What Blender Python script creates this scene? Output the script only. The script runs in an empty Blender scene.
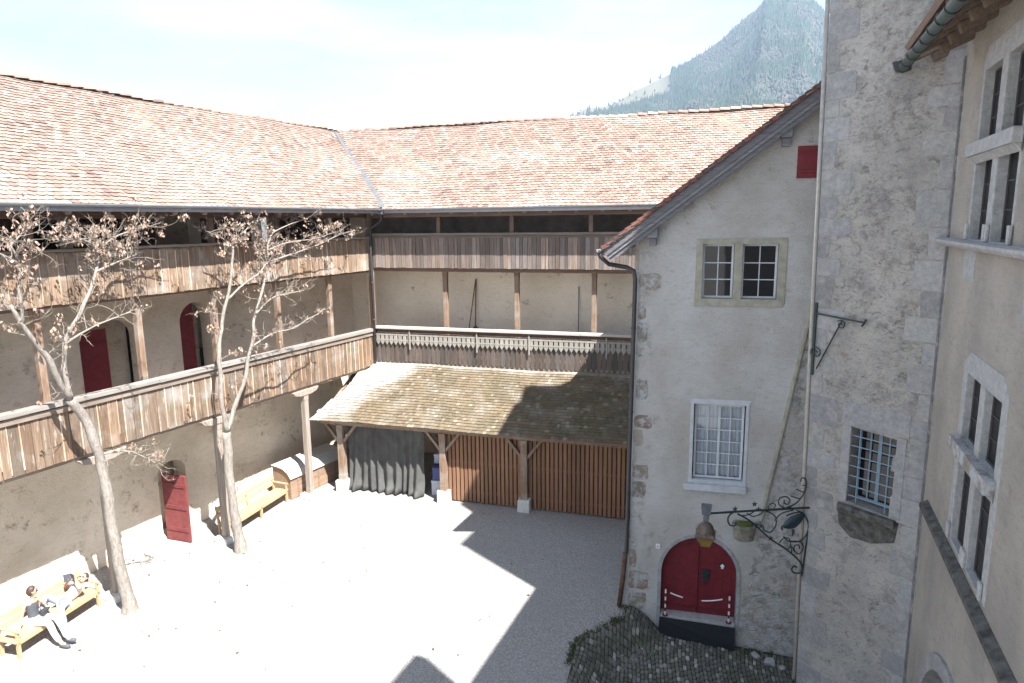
import bpy, bmesh, math, random
from mathutils import Vector, Matrix, noise
from mathutils.geometry import tessellate_polygon
R = math.radians
random.seed(7)
rnd = random.random
def U(a, b): return a + (b - a) * random.random()
S = bpy.context.scene
COL = S.collection

# ------------------------------------------------------------------ frames
class Fr:
    """local frame standing on the ground: x along azimuth a (clockwise from north), z up"""
    def __init__(s, o, a):
        s.o = Vector((o[0], o[1], 0)); s.a = a; s.rz = math.pi / 2 - R(a)
        s.m = Matrix.Translation(s.o) @ Matrix.Rotation(s.rz, 4, 'Z')
        s.i = s.m.inverted()
    def w(s, x, y, z=0): return s.m @ Vector((x, y, z))
    def l(s, p): return s.i @ Vector(p)
FL = Fr((-5.33, 26.11), 206.2)     # left wing, court at y > 0
FB = Fr((-5.33, 26.11), 106.6)     # back wing, court at y < 0
FH = Fr((2.80, 15.65), 103.9)      # gabled house, court at y < 0
FT = Fr((5.75, 13.0), 145.8)       # visible face of the stair tower
FR = Fr((7.04, 11.1), 201.9)       # palace wall on the right
FW = Fr((0, 0), 90)

# ------------------------------------------------------------------ objects
def tag(o, label=None, cat=None, group=None, kind=None):
    if label: o['label'] = label
    if cat: o['category'] = cat
    if group: o['group'] = group
    if kind: o['kind'] = kind
    return o
def empty(name, fr=None, loc=(0, 0, 0), rz=0, **k):
    o = bpy.data.objects.new(name, None); COL.objects.link(o)
    o.empty_display_size = .2
    if fr is not None:
        o.location = fr.w(*loc); o.rotation_euler = (0, 0, fr.rz + rz)
    else:
        o.location = loc; o.rotation_euler = (0, 0, rz)
    return tag(o, **k)

class MB:
    def __init__(s): s.v = []; s.f = []; s.t = []
    def add(s, vs, fs, t=1.0):
        b = len(s.v); s.v += [tuple(p) for p in vs]
        for f in fs: s.f.append([b + i for i in f]); s.t.append(t)
    def box(s, x0, x1, y0, y1, z0, z1, t=1.0, j=0.0):
        if x0 > x1: x0, x1 = x1, x0
        if y0 > y1: y0, y1 = y1, y0
        if z0 > z1: z0, z1 = z1, z0
        v = [(x, y, z) for x in (x0, x1) for y in (y0, y1) for z in (z0, z1)]
        if j: v = [(x + U(-j, j), y + U(-j, j), z + U(-j, j)) for x, y, z in v]
        s.add(v, [(0, 1, 3, 2), (4, 6, 7, 5), (0, 4, 5, 1), (2, 3, 7, 6), (0, 2, 6, 4), (1, 5, 7, 3)], t)
    def obox(s, p, q, w, h, t=1.0, up=(0, 0, 1)):
        """beam from p to q, width w sideways and h along up"""
        p = Vector(p); q = Vector(q); d = (q - p).normalized(); up = Vector(up)
        sd = d.cross(up)
        if sd.length < 1e-3: sd = d.cross(Vector((1, 0, 0)))
        sd.normalize(); u = sd.cross(d).normalized()
        v = [e + sd * a * w / 2 + u * b * h / 2 for e in (p, q) for a in (-1, 1) for b in (-1, 1)]
        s.add(v, [(0, 1, 3, 2), (4, 6, 7, 5), (0, 4, 5, 1), (2, 3, 7, 6), (0, 2, 6, 4), (1, 5, 7, 3)], t)
    def prism(s, pts, vec, t=1.0):
        n = len(pts); vec = Vector(vec); a = [Vector(p) for p in pts]
        s.add(a + [p + vec for p in a], [list(range(n))[::-1], list(range(n, 2 * n))] + [(i, (i + 1) % n, n + (i + 1) % n, n + i) for i in range(n)], t)
    def tube(s, pts, rad, n=8, t=1.0, cap=True, wob=0):
        pts = [Vector(p) for p in pts]
        if not hasattr(rad, '__len__'): rad = [rad] * len(pts)
        b = len(s.v); prev = None
        for i, p in enumerate(pts):
            d = (pts[min(i + 1, len(pts) - 1)] - pts[max(i - 1, 0)])
            if d.length < 1e-9: d = Vector((0, 0, 1))
            d.normalize()
            if prev is None:
                a = d.orthogonal().normalized()
            else:
                a = prev - d * prev.dot(d)
                a = a.normalized() if a.length > 1e-6 else d.orthogonal().normalized()
            prev = a; c = d.cross(a)
            for k in range(n):
                th = 2 * math.pi * k / n
                r = rad[i] * (1 + (U(-wob, wob) if wob else 0))
                s.v.append(tuple(p + a * math.cos(th) * r + c * math.sin(th) * r))
        for i in range(len(pts) - 1):
            for k in range(n):
                s.f.append([b + i * n + k, b + i * n + (k + 1) % n, b + (i + 1) * n + (k + 1) % n, b + (i + 1) * n + k]); s.t.append(t)
        if cap:
            s.f.append([b + k for k in range(n)][::-1]); s.t.append(t)
            s.f.append([b + (len(pts) - 1) * n + k for k in range(n)]); s.t.append(t)
    def lathe(s, prof, c=(0, 0), n=12, t=1.0, ph=0, sy=1.0):
        b = len(s.v)
        for r, z in prof:
            for k in range(n):
                th = 2 * math.pi * k / n + ph
                s.v.append((c[0] + r * math.cos(th), c[1] + r * math.sin(th) * sy, z))
        for i in range(len(prof) - 1):
            for k in range(n):
                s.f.append([b + i * n + k, b + i * n + (k + 1) % n, b + (i + 1) * n + (k + 1) % n, b + (i + 1) * n + k]); s.t.append(t)
        s.f.append([b + k for k in range(n)][::-1]); s.t.append(t)
        s.f.append([b + (len(prof) - 1) * n + k for k in range(n)]); s.t.append(t)
    def wall(s, outer, holes, y0, y1, t=1.0):
        """slab in the x-z plane between y0 and y1 with holes"""
        loops = [outer] + holes
        flat = [p for l in loops for p in l]
        tri = tessellate_polygon([[Vector((p[0], p[1], 0)) for p in l] for l in loops])
        n = len(flat)
        vs = [(p[0], y0, p[1]) for p in flat] + [(p[0], y1, p[1]) for p in flat]
        fs = [tuple(q) for q in tri] + [tuple(n + i for i in q[::-1]) for q in tri]
        o = 0
        for l in loops:
            m = len(l)
            for i in range(m):
                a = o + i; c = o + (i + 1) % m
                fs.append((a, c, n + c, n + a))
            o += m
        s.add(vs, fs, t)
    def build(s, name, mat, parent=None, bevel=0, smooth=False, recalc=True):
        me = bpy.data.meshes.new(name); me.from_pydata(s.v, [], s.f); me.validate()
        if recalc:
            bm = bmesh.new(); bm.from_mesh(me); bmesh.ops.recalc_face_normals(bm, faces=bm.faces); bm.to_mesh(me); bm.free()
        at = me.color_attributes.new('tint', 'FLOAT_COLOR', 'CORNER')
        buf = []
        for p in me.polygons:
            t = s.t[p.index] if p.index < len(s.t) else 1.0
            c = (t, t, t, 1) if not hasattr(t, '__len__') else (t[0], t[1], t[2], 1)
            buf += list(c) * p.loop_total
        at.data.foreach_set('color', buf)
        me.materials.append(mat)
        if smooth:
            me.polygons.foreach_set('use_smooth', [True] * len(me.polygons))
        o = bpy.data.objects.new(name, me); COL.objects.link(o)
        if parent is not None: o.parent = parent
        if bevel:
            m = o.modifiers.new('bevel', 'BEVEL'); m.width = bevel; m.segments = 2; m.limit_method = 'ANGLE'
        return o

def rect(x0, x1, z0, z1): return [(x0, z0), (x1, z0), (x1, z1), (x0, z1)]
def arch(x0, x1, z0, zs, zt, n=12):
    c = (x0 + x1) / 2; r = (x1 - x0) / 2
    return [(x0, z0), (x1, z0)] + [(c + r * math.cos(math.pi * k / n), zs + (zt - zs) * math.sin(math.pi * k / n)) for k in range(n + 1)]

# ------------------------------------------------------------------ materials
class NT:
    def __init__(s, name):
        s.mat = bpy.data.materials.new(name); s.mat.use_nodes = True
        s.n = s.mat.node_tree.nodes; s.l = s.mat.node_tree.links
        s.b = s.n['Principled BSDF']; s._c = None
    def node(s, t, **k):
        o = s.n.new(t)
        for a, b in k.items(): setattr(o, a, b)
        return o
    def put(s, sock, v):
        if hasattr(v, 'is_output') or isinstance(v, bpy.types.NodeSocket): s.l.new(v, sock)
        elif hasattr(v, '__len__') and len(v) == 3 and sock.type == 'RGBA': sock.default_value = (*v, 1)
        else: sock.default_value = v
    def co(s, scale=(1, 1, 1)):
        if s._c is None: s._c = s.node('ShaderNodeTexCoord').outputs['Object']
        m = s.node('ShaderNodeMapping'); m.inputs['Scale'].default_value = scale
        s.l.new(s._c, m.inputs['Vector']); return m.outputs[0]
    def xyz(s):
        x = s.node('ShaderNodeSeparateXYZ'); s.l.new(s.co(), x.inputs[0]); return x.outputs
    def noise(s, scale=5, detail=5, vec=None, rough=.6, dist=0):
        o = s.node('ShaderNodeTexNoise'); o.inputs['Scale'].default_value = scale; o.inputs['Detail'].default_value = detail
        o.inputs['Roughness'].default_value = rough; o.inputs['Distortion'].default_value = dist
        s.l.new(vec or s.co(), o.inputs['Vector']); return o.outputs['Fac']
    def vor(s, scale=5, vec=None, feature='F1', out='Distance', rand=1):
        o = s.node('ShaderNodeTexVoronoi', feature=feature); o.inputs['Scale'].default_value = scale; o.inputs['Randomness'].default_value = rand
        s.l.new(vec or s.co(), o.inputs['Vector']); return o.outputs[out]
    def ramp(s, fac, stops):
        o = s.node('ShaderNodeValToRGB'); e = o.color_ramp.elements
        while len(e) < len(stops): e.new(.5)
        for q, (p, c) in zip(e, stops):
            q.position = p; q.color = (c, c, c, 1) if not hasattr(c, '__len__') else (*c, 1)
        s.l.new(fac, o.inputs[0]); return o.outputs[0]
    def mix(s, f, a, b, mode='MIX'):
        o = s.node('ShaderNodeMix', data_type='RGBA', blend_type=mode)
        s.put(o.inputs['Factor'], f); s.put(o.inputs['A'], a); s.put(o.inputs['B'], b); return o.outputs['Result']
    def math(s, op, a, b=0.0, clamp=False):
        o = s.node('ShaderNodeMath', operation=op, use_clamp=clamp); s.put(o.inputs[0], a); s.put(o.inputs[1], b); return o.outputs[0]
    def sstep(s, v, a, b):
        o = s.node('ShaderNodeMapRange', interpolation_type='SMOOTHSTEP')
        s.put(o.inputs[0], v); o.inputs[1].default_value = a; o.inputs[2].default_value = b; return o.outputs[0]
    def tint(s): return s.node('ShaderNodeAttribute', attribute_name='tint').outputs['Color']
    def bump(s, h, strength=.5, dist=.02, prev=None):
        o = s.node('ShaderNodeBump'); o.inputs['Strength'].default_value = strength; o.inputs['Distance'].default_value = dist
        s.l.new(h, o.inputs['Height'])
        if prev: s.l.new(prev, o.inputs['Normal'])
        return o.outputs[0]
    def out(s, col, rough=.85, normal=None, metal=0, spec=None):
        s.put(s.b.inputs['Base Color'], col); s.put(s.b.inputs['Roughness'], rough); s.b.inputs['Metallic'].default_value = metal
        if spec is not None: s.b.inputs['Specular IOR Level'].default_value = spec
        if normal is not None: s.l.new(normal, s.b.inputs['Normal'])
        return s.mat

def flat(name, c, rough=.6, metal=0, var=.12, scale=12):
    n = NT(name); f = n.noise(scale, 4)
    lo = tuple(x * (1 - var) for x in c); hi = tuple(min(1, x * (1 + var)) for x in c)
    col = n.mix(1.0, n.ramp(f, [(.3, lo), (.7, hi)]), n.tint(), 'MULTIPLY')
    return n.out(col, rough, n.bump(f, .15, .01), metal)

def wood(name, c1, c2, axis='z', rough=.8, s=1.0, stain=None, streak=None):
    n = NT(name)
    sc = {'z': (14, 14, .8), 'x': (.8, 14, 14), 'y': (14, .8, 14)}[axis]
    v = n.co(tuple(q * s for q in sc)); f = n.noise(1.6, 6, v, .65, .4); g = n.noise(1.1, 4)
    col = n.mix(n.ramp(f, [(.3, 0.), (.7, 1.)]), c1, c2)
    if stain: col = n.mix(n.ramp(g, [(.5, 0.), (.68, 1.)]), col, stain)
    col = n.mix(1.0, col, n.tint(), 'MULTIPLY')
    if streak: col = n.mix(n.ramp(n.noise(1.3, 5, n.co((9, 9, 1.1)), .7, .3), [(.56, 0.), (.70, .8)]), col, streak)
    return n.out(col, rough, n.bump(f, .5, .012))

def plaster(name, base, dark, stone, amt=.5, rub=(.5, .62), extra=None, strokes=.35, rough_=False, vs=3.6):
    """lime plaster: mottled, brushed, with places where the rubble shows through"""
    n = NT(name)
    big = n.noise(.55, 4); mid = n.noise(2.4, 8, None, .68); fine = n.noise(26, 6, None, .7)
    st = n.noise(3.2, 6, n.co((1.5, 1.5, 5)), .75, .8)
    col = n.mix(n.ramp(big, [(.36, 0.), (.64, 1.)]), base, dark)
    col = n.mix(n.ramp(st, [(.5, 0.), (.72, .55)]), col, tuple(x * .72 for x in dark))
    # rubble stones
    dv = n.node('ShaderNodeVectorMath', operation='ADD'); w = n.node('ShaderNodeTexNoise'); w.inputs['Scale'].default_value = 3
    n.l.new(n.co(), w.inputs['Vector'])
    sm = n.node('ShaderNodeVectorMath', operation='SCALE'); n.l.new(w.outputs['Color'], sm.inputs[0]); sm.inputs['Scale'].default_value = .42
    n.l.new(n.co((1, 1, 1.5)), dv.inputs[0]); n.l.new(sm.outputs[0], dv.inputs[1])
    cell = n.vor(vs, dv.outputs[0], 'F1', 'Color'); edge = n.vor(vs, dv.outputs[0], 'DISTANCE_TO_EDGE')
    cs = n.node('ShaderNodeSeparateColor'); n.l.new(cell, cs.inputs[0])
    sc = n.ramp(cs.outputs[0], [(0, tuple(x * .6 for x in stone)), (.35, stone), (.6, (stone[0] * .85, stone[1] * .9, stone[2])), (.85, tuple(x * 1.35 for x in stone)), (1, (stone[0] * 1.2, stone[1] * .95, stone[2] * .72))])
    sc = n.mix(n.ramp(fine, [(.35, .0), (.7, .5)]), sc, tuple(x * .55 for x in stone))
    sc = n.mix(n.ramp(edge, [(.02, 1.), (.08, 0.)]), sc, tuple(x * .75 for x in dark))
    sc = n.mix(n.ramp(n.noise(4.5, 7, None, .75), [(.44, .85), (.58, 0.)]), sc, base)
    m = n.math('ADD', n.noise(1.3, 6, None, .7), n.math('MULTIPLY', n.math('SUBTRACT', cs.outputs[1], .5), .16))
    if extra: m = n.math('ADD', m, extra(n))
    mask = n.ramp(m, [(rub[0], 0.), (rub[1], amt)])
    col = n.mix(mask, col, sc)
    col = n.mix(n.ramp(fine, [(.56, 0.), (.74, .35)]), col, tuple(x * .5 for x in dark))
    if rough_:
        pit = n.noise(5, 8, n.co((1, 1, 1.5)), .82, 1.0); big2 = n.noise(2.2, 7, None, .75, .5)
        col = n.mix(n.ramp(pit, [(.54, 0.), (.64, .8)]), col, tuple(x * .42 for x in stone))
        col = n.mix(n.ramp(big2, [(.52, 0.), (.66, .5)]), col, (.27, .265, .275)); col = n.mix(n.ramp(big2, [(.3, .55), (.44, 0.)]), col, (.52, .50, .475))
        pit2 = n.noise(17, 7, n.co((1, 1, 1.5)), .8, .8); col = n.mix(n.ramp(pit2, [(.55, 0.), (.64, .65)]), col, tuple(x * .55 for x in stone)); col = n.mix(n.ramp(pit2, [(.34, .6), (.45, 0.)]), col, (.55, .53, .50))
        wv = n.noise(11, 5, n.co((1.6, 1.6, .5)), .7, 1.5); mid = n.math('ADD', mid, n.math('MULTIPLY', pit, -.9)); mid = n.math('ADD', mid, n.math('MULTIPLY', wv, .4))
    h = n.math('ADD', n.math('MULTIPLY', mid, .8), n.math('MULTIPLY', fine, strokes))
    h = n.math('ADD', h, n.math('MULTIPLY', n.math('MULTIPLY', n.ramp(edge, [(0., 0.), (.12, 1.)]), mask), .5))
    return n.out(n.mix(1.0, col, n.tint(), 'MULTIPLY'), .92, n.bump(h, .8, .05), 0, .2)

def glass_dark(name):
    n = NT(name); w = n.noise(2.0, 2)
    n.b.inputs['Specular IOR Level'].default_value = .9
    return n.out((.010, .011, .014), .03, n.bump(w, .05, .02), 0, .5)
def glass_clear(name):
    n = NT(name); g = n.node('ShaderNodeBsdfGlossy'); g.inputs['Roughness'].default_value = .03
    t = n.node('ShaderNodeBsdfTransparent'); m = n.node('ShaderNodeMixShader'); f = n.node('ShaderNodeFresnel'); f.inputs[0].default_value = 1.5
    n.l.new(f.outputs[0], m.inputs[0]); n.l.new(t.outputs[0], m.inputs[1]); n.l.new(g.outputs[0], m.inputs[2])
    n.l.new(m.outputs[0], n.n['Material Output'].inputs[0]); return n.mat

def tile_mat(name, rough=.8, m1=(.20, .165, .14), m2=(.25, .195, .165)):
    n = NT(name); f = n.noise(30, 5); g = n.noise(1.0, 5)
    col = n.mix(n.ramp(f, [(.42, 0.), (.75, .6)]), n.tint(), m1)
    col = n.mix(n.ramp(g, [(.45, 0.), (.72, .35)]), col, m2)
    return n.out(col, rough, n.bump(f, .3, .01))

def leafy(name, c1, c2):
    n = NT(name); f = n.noise(3, 3)
    return n.out(n.mix(1.0, n.mix(f, c1, c2), n.tint(), 'MULTIPLY'), .8)

M = {}
M['tile'] = tile_mat('roof_tile'); M['shingle'] = tile_mat('wood_shingle', .9, (.17, .145, .115), (.14, .115, .08))
M['board_sun'] = wood('weathered_board', (.125, .075, .045), (.26, .19, .135), 'z', stain=(.30, .25, .21), streak=(.44, .40, .35))
M['board_grey'] = wood('grey_board', (.12, .08, .06), (.26, .22, .195), 'z', stain=(.19, .16, .145))
M['beam_x'] = wood('weathered_beam', (.16, .115, .085), (.31, .26, .22), 'x')
M['rail'] = wood('bleached_rail', (.17, .155, .14), (.31, .285, .26), 'x')
M['whiterail'] = wood('white_rail', (.36, .34, .31), (.5, .48, .45), 'x'); M['post'] = wood('timber_post', (.15, .088, .055), (.28, .20, .145), 'z', stain=(.30, .26, .22))
M['grey_post'] = wood('silver_timber', (.19, .15, .12), (.36, .315, .275), 'z')
M['darkbeam'] = wood('dark_beam', (.10, .055, .035), (.2, .12, .08), 'x')
M['shadeboard'] = wood('shade_dark_board', (.04, .028, .022), (.09, .065, .05), 'z'); M['shadegrey'] = flat('shade_grey_sheet', (.16, .145, .135), .95, 0, .3, 2); M['ceil'] = wood('ceiling_board', (.14, .1, .075), (.27, .2, .15), 'x')  # first two paint the upper galleries' shade into dark panel colours
M['fret'] = wood('fretwork_board', (.21, .195, .17), (.36, .335, .30), 'z')
M['slat'] = wood('slat_wood', (.18, .09, .045), (.28, .155, .085), 'z')
M['pine'] = wood('pine_bench', (.36, .235, .12), (.48, .345, .21), 'x', .6)
M['chest'] = wood('chest_board', (.20, .125, .075), (.34, .24, .17), 'x')
M['barge'] = wood('grey_painted_board', (.12, .12, .13), (.24, .24, .26), 'x', .7)
M['zinc'] = flat('zinc_sheet', (.22, .235, .255), .45, .6, .2, 4)
M['gutterzinc'] = flat('light_zinc', (.30, .315, .34), .4, .2, .12, 4); M['darkzinc'] = flat('dark_pipe', (.055, .055, .06), .5, .2)
M['copper'] = flat('green_copper', (.09, .13, .12), .5, .3, .3, 8)
M['iron'] = flat('wrought_iron', (.035, .055, .058), .5, .5, .3, 20)
M['red'] = flat('red_paint', (.16, .012, .02), .6, 0, .28, 5)
M['black'] = flat('black_board', (.006, .009, .014), .7)
M['white'] = flat('white_paint', (.8, .8, .8), .6, 0, .04)
M['frame'] = flat('window_frame_paint', (.55, .58, .62), .6, 0, .1)
M['darkframe'] = flat('dark_window_frame', (.06, .055, .055), .7); M['bluegrey'] = flat('blue_grey_iron', (.2, .29, .36), .5, 0, .15)
M['sand'] = flat('sandstone_band', (.34, .325, .265), .9, 0, .22, 6)
M['stone'] = flat('pale_stone', (.46, .455, .44), .9, 0, .25, 5)
M['quoin'] = flat('quoin_stone', (.36, .35, .355), .9, 0, .3, 4)
def patchy(name, a, m, lo=.5, hi=.62):
    n = NT(name); f = n.noise(3.2, 7, None, .75); g = n.noise(9, 6, None, .75); v = n.noise(34, 4)
    col = n.mix(n.ramp(g, [(.35, 0.), (.68, 1.)]), tuple(x * .78 for x in a), tuple(x * 1.18 for x in a))
    col = n.mix(1.0, col, n.tint(), 'MULTIPLY'); col = n.mix(n.ramp(f, [(lo, 0.), (hi, .9)]), col, m)
    col = n.mix(n.ramp(v, [(.58, 0.), (.72, .4)]), col, tuple(x * .45 for x in a))
    return n.out(col, .92, n.bump(n.math('ADD', g, n.math('MULTIPLY', v, .4)), .7, .03), 0, .2)
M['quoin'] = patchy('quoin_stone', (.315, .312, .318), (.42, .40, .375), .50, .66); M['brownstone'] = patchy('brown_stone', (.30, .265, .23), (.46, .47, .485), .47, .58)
M['stone'] = patchy('pale_stone', (.42, .42, .415), (.36, .35, .34), .55, .7)
M['moss_stone'] = flat('mossy_stone', (.085, .082, .075), .95, 0, .7, 7)
M['moss_stone2'] = flat('weathered_stone', (.21, .20, .165), .95, 0, .4, 8); M['bluegrey2'] = flat('weathered_metal', (.13, .145, .165), .6, .3, .3, 9); M['whitelime'] = flat('white_lime', (.50, .52, .55), .9, 0, .12, 5); M['palelid'] = flat('pale_lid', (.5, .49, .47), .8, 0, .1); M['fadedred'] = flat('faded_red_paint', (.17, .035, .035), .8, 0, .25, 6); M['rustpipe'] = flat('rusty_pipe', (.10, .055, .035), .8, 0, .4, 10); M['oldstone'] = patchy('old_stone', (.33, .33, .33), (.46, .47, .485), .5, .65); M['lead'] = flat('dull_lead', (.10, .105, .112), .7, 0, .2, 5); M['cream'] = flat('cream_pipe', (.40, .37, .33), .8, 0, .15)
M['moss'] = flat('moss', (.09, .11, .02), .95, 0, .5, 14)
M['plinth'] = flat('plinth_stone', (.55, .54, .52), .9)
M['gravelkerb'] = flat('kerb_stone', (.3, .3, .29), .9, 0, .2)
M['cloth'] = None
M['left_wall'] = plaster('left_wall_lime', (.83, .74, .62), (.66, .575, .46), (.24, .18, .12), .8, (.55, .70), None, .7)
M['back_wall'] = plaster('back_wall_lime', (.80, .72, .61), (.68, .60, .49), (.27, .17, .1), .8, (.62, .70))
def house_extra(n):
    x = n.xyz(); left = n.math('MULTIPLY', n.math('SUBTRACT', 1.0, n.sstep(x[0], .1, .75)), .115)
    lo = n.math('MULTIPLY', n.math('SUBTRACT', 1.0, n.sstep(x[2], -.5, 1.6)), .05)
    line = n.math('SUBTRACT', x[0], n.math('ADD', n.math('MULTIPLY', x[2], .158), 2.62))
    rt = n.math('MULTIPLY', n.math('MULTIPLY', n.sstep(line, -.02, .06), n.math('SUBTRACT', 1.0, n.sstep(x[2], 7.6, 8.0))), .2)
    return n.math('ADD', n.math('ADD', left, rt), lo)
M['house_wall'] = plaster('house_lime', (.57, .565, .56), (.43, .41, .38), (.29, .26, .225), .8, (.60, .72), house_extra, .9)
def tower_extra(n):
    x = n.xyz(); return n.math('MULTIPLY', n.sstep(x[2], 2.0, 9.5), .09)
M['tower_wall'] = plaster('tower_rubble', (.52, .495, .46), (.35, .335, .315), (.24, .215, .19), .75, (.53, .66), tower_extra, 1.1, True, 5.2)
def pal_extra(n):
    x = n.xyz(); return n.math('MULTIPLY', n.math('SUBTRACT', 1.0, n.sstep(x[2], 3.5, 5.2)), .03)
M['palace_wall'] = plaster('palace_lime', (.46, .42, .37), (.32, .295, .265), (.30, .285, .27), .6, (.58, .70), pal_extra, .7)
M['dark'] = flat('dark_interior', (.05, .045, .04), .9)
M['glass'] = glass_dark('dark_glass'); M['dullglass'] = flat('old_window_glass', (.02, .02, .022), .35); M['dullglass'].node_tree.nodes['Principled BSDF'].inputs['Specular IOR Level'].default_value = .12; M['clear'] = glass_clear('clear_glass')
n = NT('sheer_curtain'); f = n.noise(1, 2, n.co((30, 1, .5)))
M['curtain'] = n.out(n.mix(f, (.42, .47, .55), (.7, .76, .84)), .9, n.bump(f, .5, .03))
n = NT('dark_cloth'); f = n.noise(3, 4)
M['cloth'] = n.out(n.mix(n.ramp(f, [(.3, 0.), (.7, 1.)]), (.055, .055, .055), (.095, .095, .09)), .95)
n = NT('amber_glass'); f = n.noise(8, 3)
M['amber'] = n.out(n.mix(f, (.16, .10, .02), (.34, .23, .07)), .25)

# ------------------------------------------------------------------ camera, light, sky
cam = bpy.data.cameras.new('camera'); co = bpy.data.objects.new('camera', cam); COL.objects.link(co); S.camera = co
cam.sensor_width = 36; cam.lens = 683 / 1024 * 36; cam.clip_start = .1; cam.clip_end = 20000
pitch = math.atan(121 / 683)
co.location = (0, 0, 9.5)
fw = Vector((0, math.cos(pitch), -math.sin(pitch))); rt = Vector((1, 0, 0)); up = rt.cross(fw)
c_, s_ = math.cos(.0115), math.sin(.0115)
r2 = c_ * rt - s_ * up; u2 = s_ * rt + c_ * up
co.matrix_world = Matrix(((r2.x, u2.x, -fw.x, 0), (r2.y, u2.y, -fw.y, 0), (r2.z, u2.z, -fw.z, 9.5), (0, 0, 0, 1)))

SAZ, SEL = 140.0, 56.0
sd = bpy.data.lights.new('sun', 'SUN'); sd.energy = 5.0; sd.angle = R(.5); sd.color = (1, .97, .925)
so = bpy.data.objects.new('sun', sd); COL.objects.link(so)
tosun = Vector((math.sin(R(SAZ)) * math.cos(R(SEL)), math.cos(R(SAZ)) * math.cos(R(SEL)), math.sin(R(SEL))))
so.rotation_euler = tosun.to_track_quat('Z', 'Y').to_euler(); so.location = (10, -10, 40)
W = bpy.data.worlds.new('World'); S.world = W; W.use_nodes = True
wn = W.node_tree.nodes; wl = W.node_tree.links; bg = wn['Background']; bg.inputs[1].default_value = .075
sky = wn.new('ShaderNodeTexSky'); sky.sky_type = 'NISHITA'; sky.sun_disc = False
sky.sun_elevation = R(SEL); sky.sun_rotation = R(SAZ); sky.air_density = 1.1; sky.dust_density = 1.2; sky.ozone_density = 1.0; sky.altitude = 800
tc = wn.new('ShaderNodeTexCoord'); mp = wn.new('ShaderNodeMapping'); mp.inputs['Scale'].default_value = (1, 1, 4.5); mp.inputs['Rotation'].default_value = (0, .25, .4)
nz = wn.new('ShaderNodeTexNoise'); nz.inputs['Scale'].default_value = 1.6; nz.inputs['Detail'].default_value = 7; nz.inputs['Roughness'].default_value = .6
cr = wn.new('ShaderNodeValToRGB'); cr.color_ramp.elements[0].position = .36; cr.color_ramp.elements[1].position = .66
cr.color_ramp.elements[0].color = (.0, .0, .0, 1); cr.color_ramp.elements[1].color = (.75, .75, .75, 1)
mx = wn.new('ShaderNodeMix'); mx.data_type = 'RGBA'; mx.inputs['B'].default_value = (5.6, 5.9, 6.2, 1)
wl.new(tc.outputs['Generated'], mp.inputs[0]); wl.new(mp.outputs[0], nz.inputs['Vector']); wl.new(nz.outputs['Fac'], cr.inputs[0])
wl.new(cr.outputs[0], mx.inputs['Factor']); wl.new(sky.outputs[0], mx.inputs['A']); wl.new(mx.outputs['Result'], bg.inputs[0])
S.view_settings.view_transform = 'Standard'; S.view_settings.look = 'None'; S.view_settings.gamma = 1; S.view_settings.exposure = 1.85
S.view_settings.use_curve_mapping = False
S.render.engine = 'CYCLES'; S.cycles.max_bounces = 8; S.cycles.volume_bounces = 0; S.cycles.transparent_max_bounces = 12

# ------------------------------------------------------------------ ground
def sm(t): t = max(0, min(1, t)); return t * t * (3 - 2 * t)
def xbf(d): return .05 - 1.07 * sm((d - .2) / 1.8)
def path_u(x, y):
    p = FH.l((x, y, 0)); d = max(0, -p.y)
    xb = xbf(d)
    return p.x - xb, p
def gh(x, y):
    u, p = path_u(x, y)
    if p.y > 1.0 or y > 20: return 0.0
    return -.62 * sm(u / 1.0) - .075 * max(0, min(u, 6) - .9)
def span(a, b, d):
    n = max(1, int(round((b - a) / d))); return [a + (b - a) * i / n for i in range(n)]
xs = [-9000, -4000, -1500, -600, -250, -100, -50] + span(-30, -1.5, 1.0) + span(-1.5, 9, .25) + span(9, 30, 2) + [30, 60, 120, 300, 800, 2000, 5000, 9000]
ys = [-9000, -3000, -800, -200, -60] + span(-30, 5, 2.5) + span(5, 18, .25) + span(18, 40, 1) + [40, 60, 100, 200, 500, 1200, 3000, 6000, 12000]
b = MB()
for y in ys:
    for x in xs:
        r = math.hypot(x, y - 15); z = gh(x, y)
        if r > 45: z -= min(60, (r - 45) * .25)
        else: z += .012 * noise.noise(Vector((x * .7, y * .7, 0)))
        b.v.append((x, y, z))
nx = len(xs)
for j in range(len(ys) - 1):
    for i in range(nx - 1):
        b.f.append([j * nx + i, j * nx + i + 1, (j + 1) * nx + i + 1, (j + 1) * nx + i]); b.t.append(1.0)
n = NT('pale_gravel'); f = n.noise(30, 5, None, .85); v = n.vor(22); g = n.noise(.5, 5); g2 = n.noise(3, 4)
col = n.mix(n.ramp(v, [(.0, 0.), (.6, 1.)]), (.43, .415, .395), (.19, .182, .17))
col = n.mix(n.ramp(f, [(.4, 0.), (.66, .6)]), col, (.50, .495, .485))
col = n.mix(n.ramp(g, [(.42, 0.), (.62, .35)]), col, (.27, .26, .25))
col = n.mix(n.ramp(g2, [(.60, 0.), (.72, .25)]), col, (.2, .19, .15))
gm = n.out(col, .95, n.bump(n.math('ADD', v, n.math('MULTIPLY', f, .6)), .7, .012), 0, .1)
tag(b.build('ground', gm, None, smooth=True), kind='structure')

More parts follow.
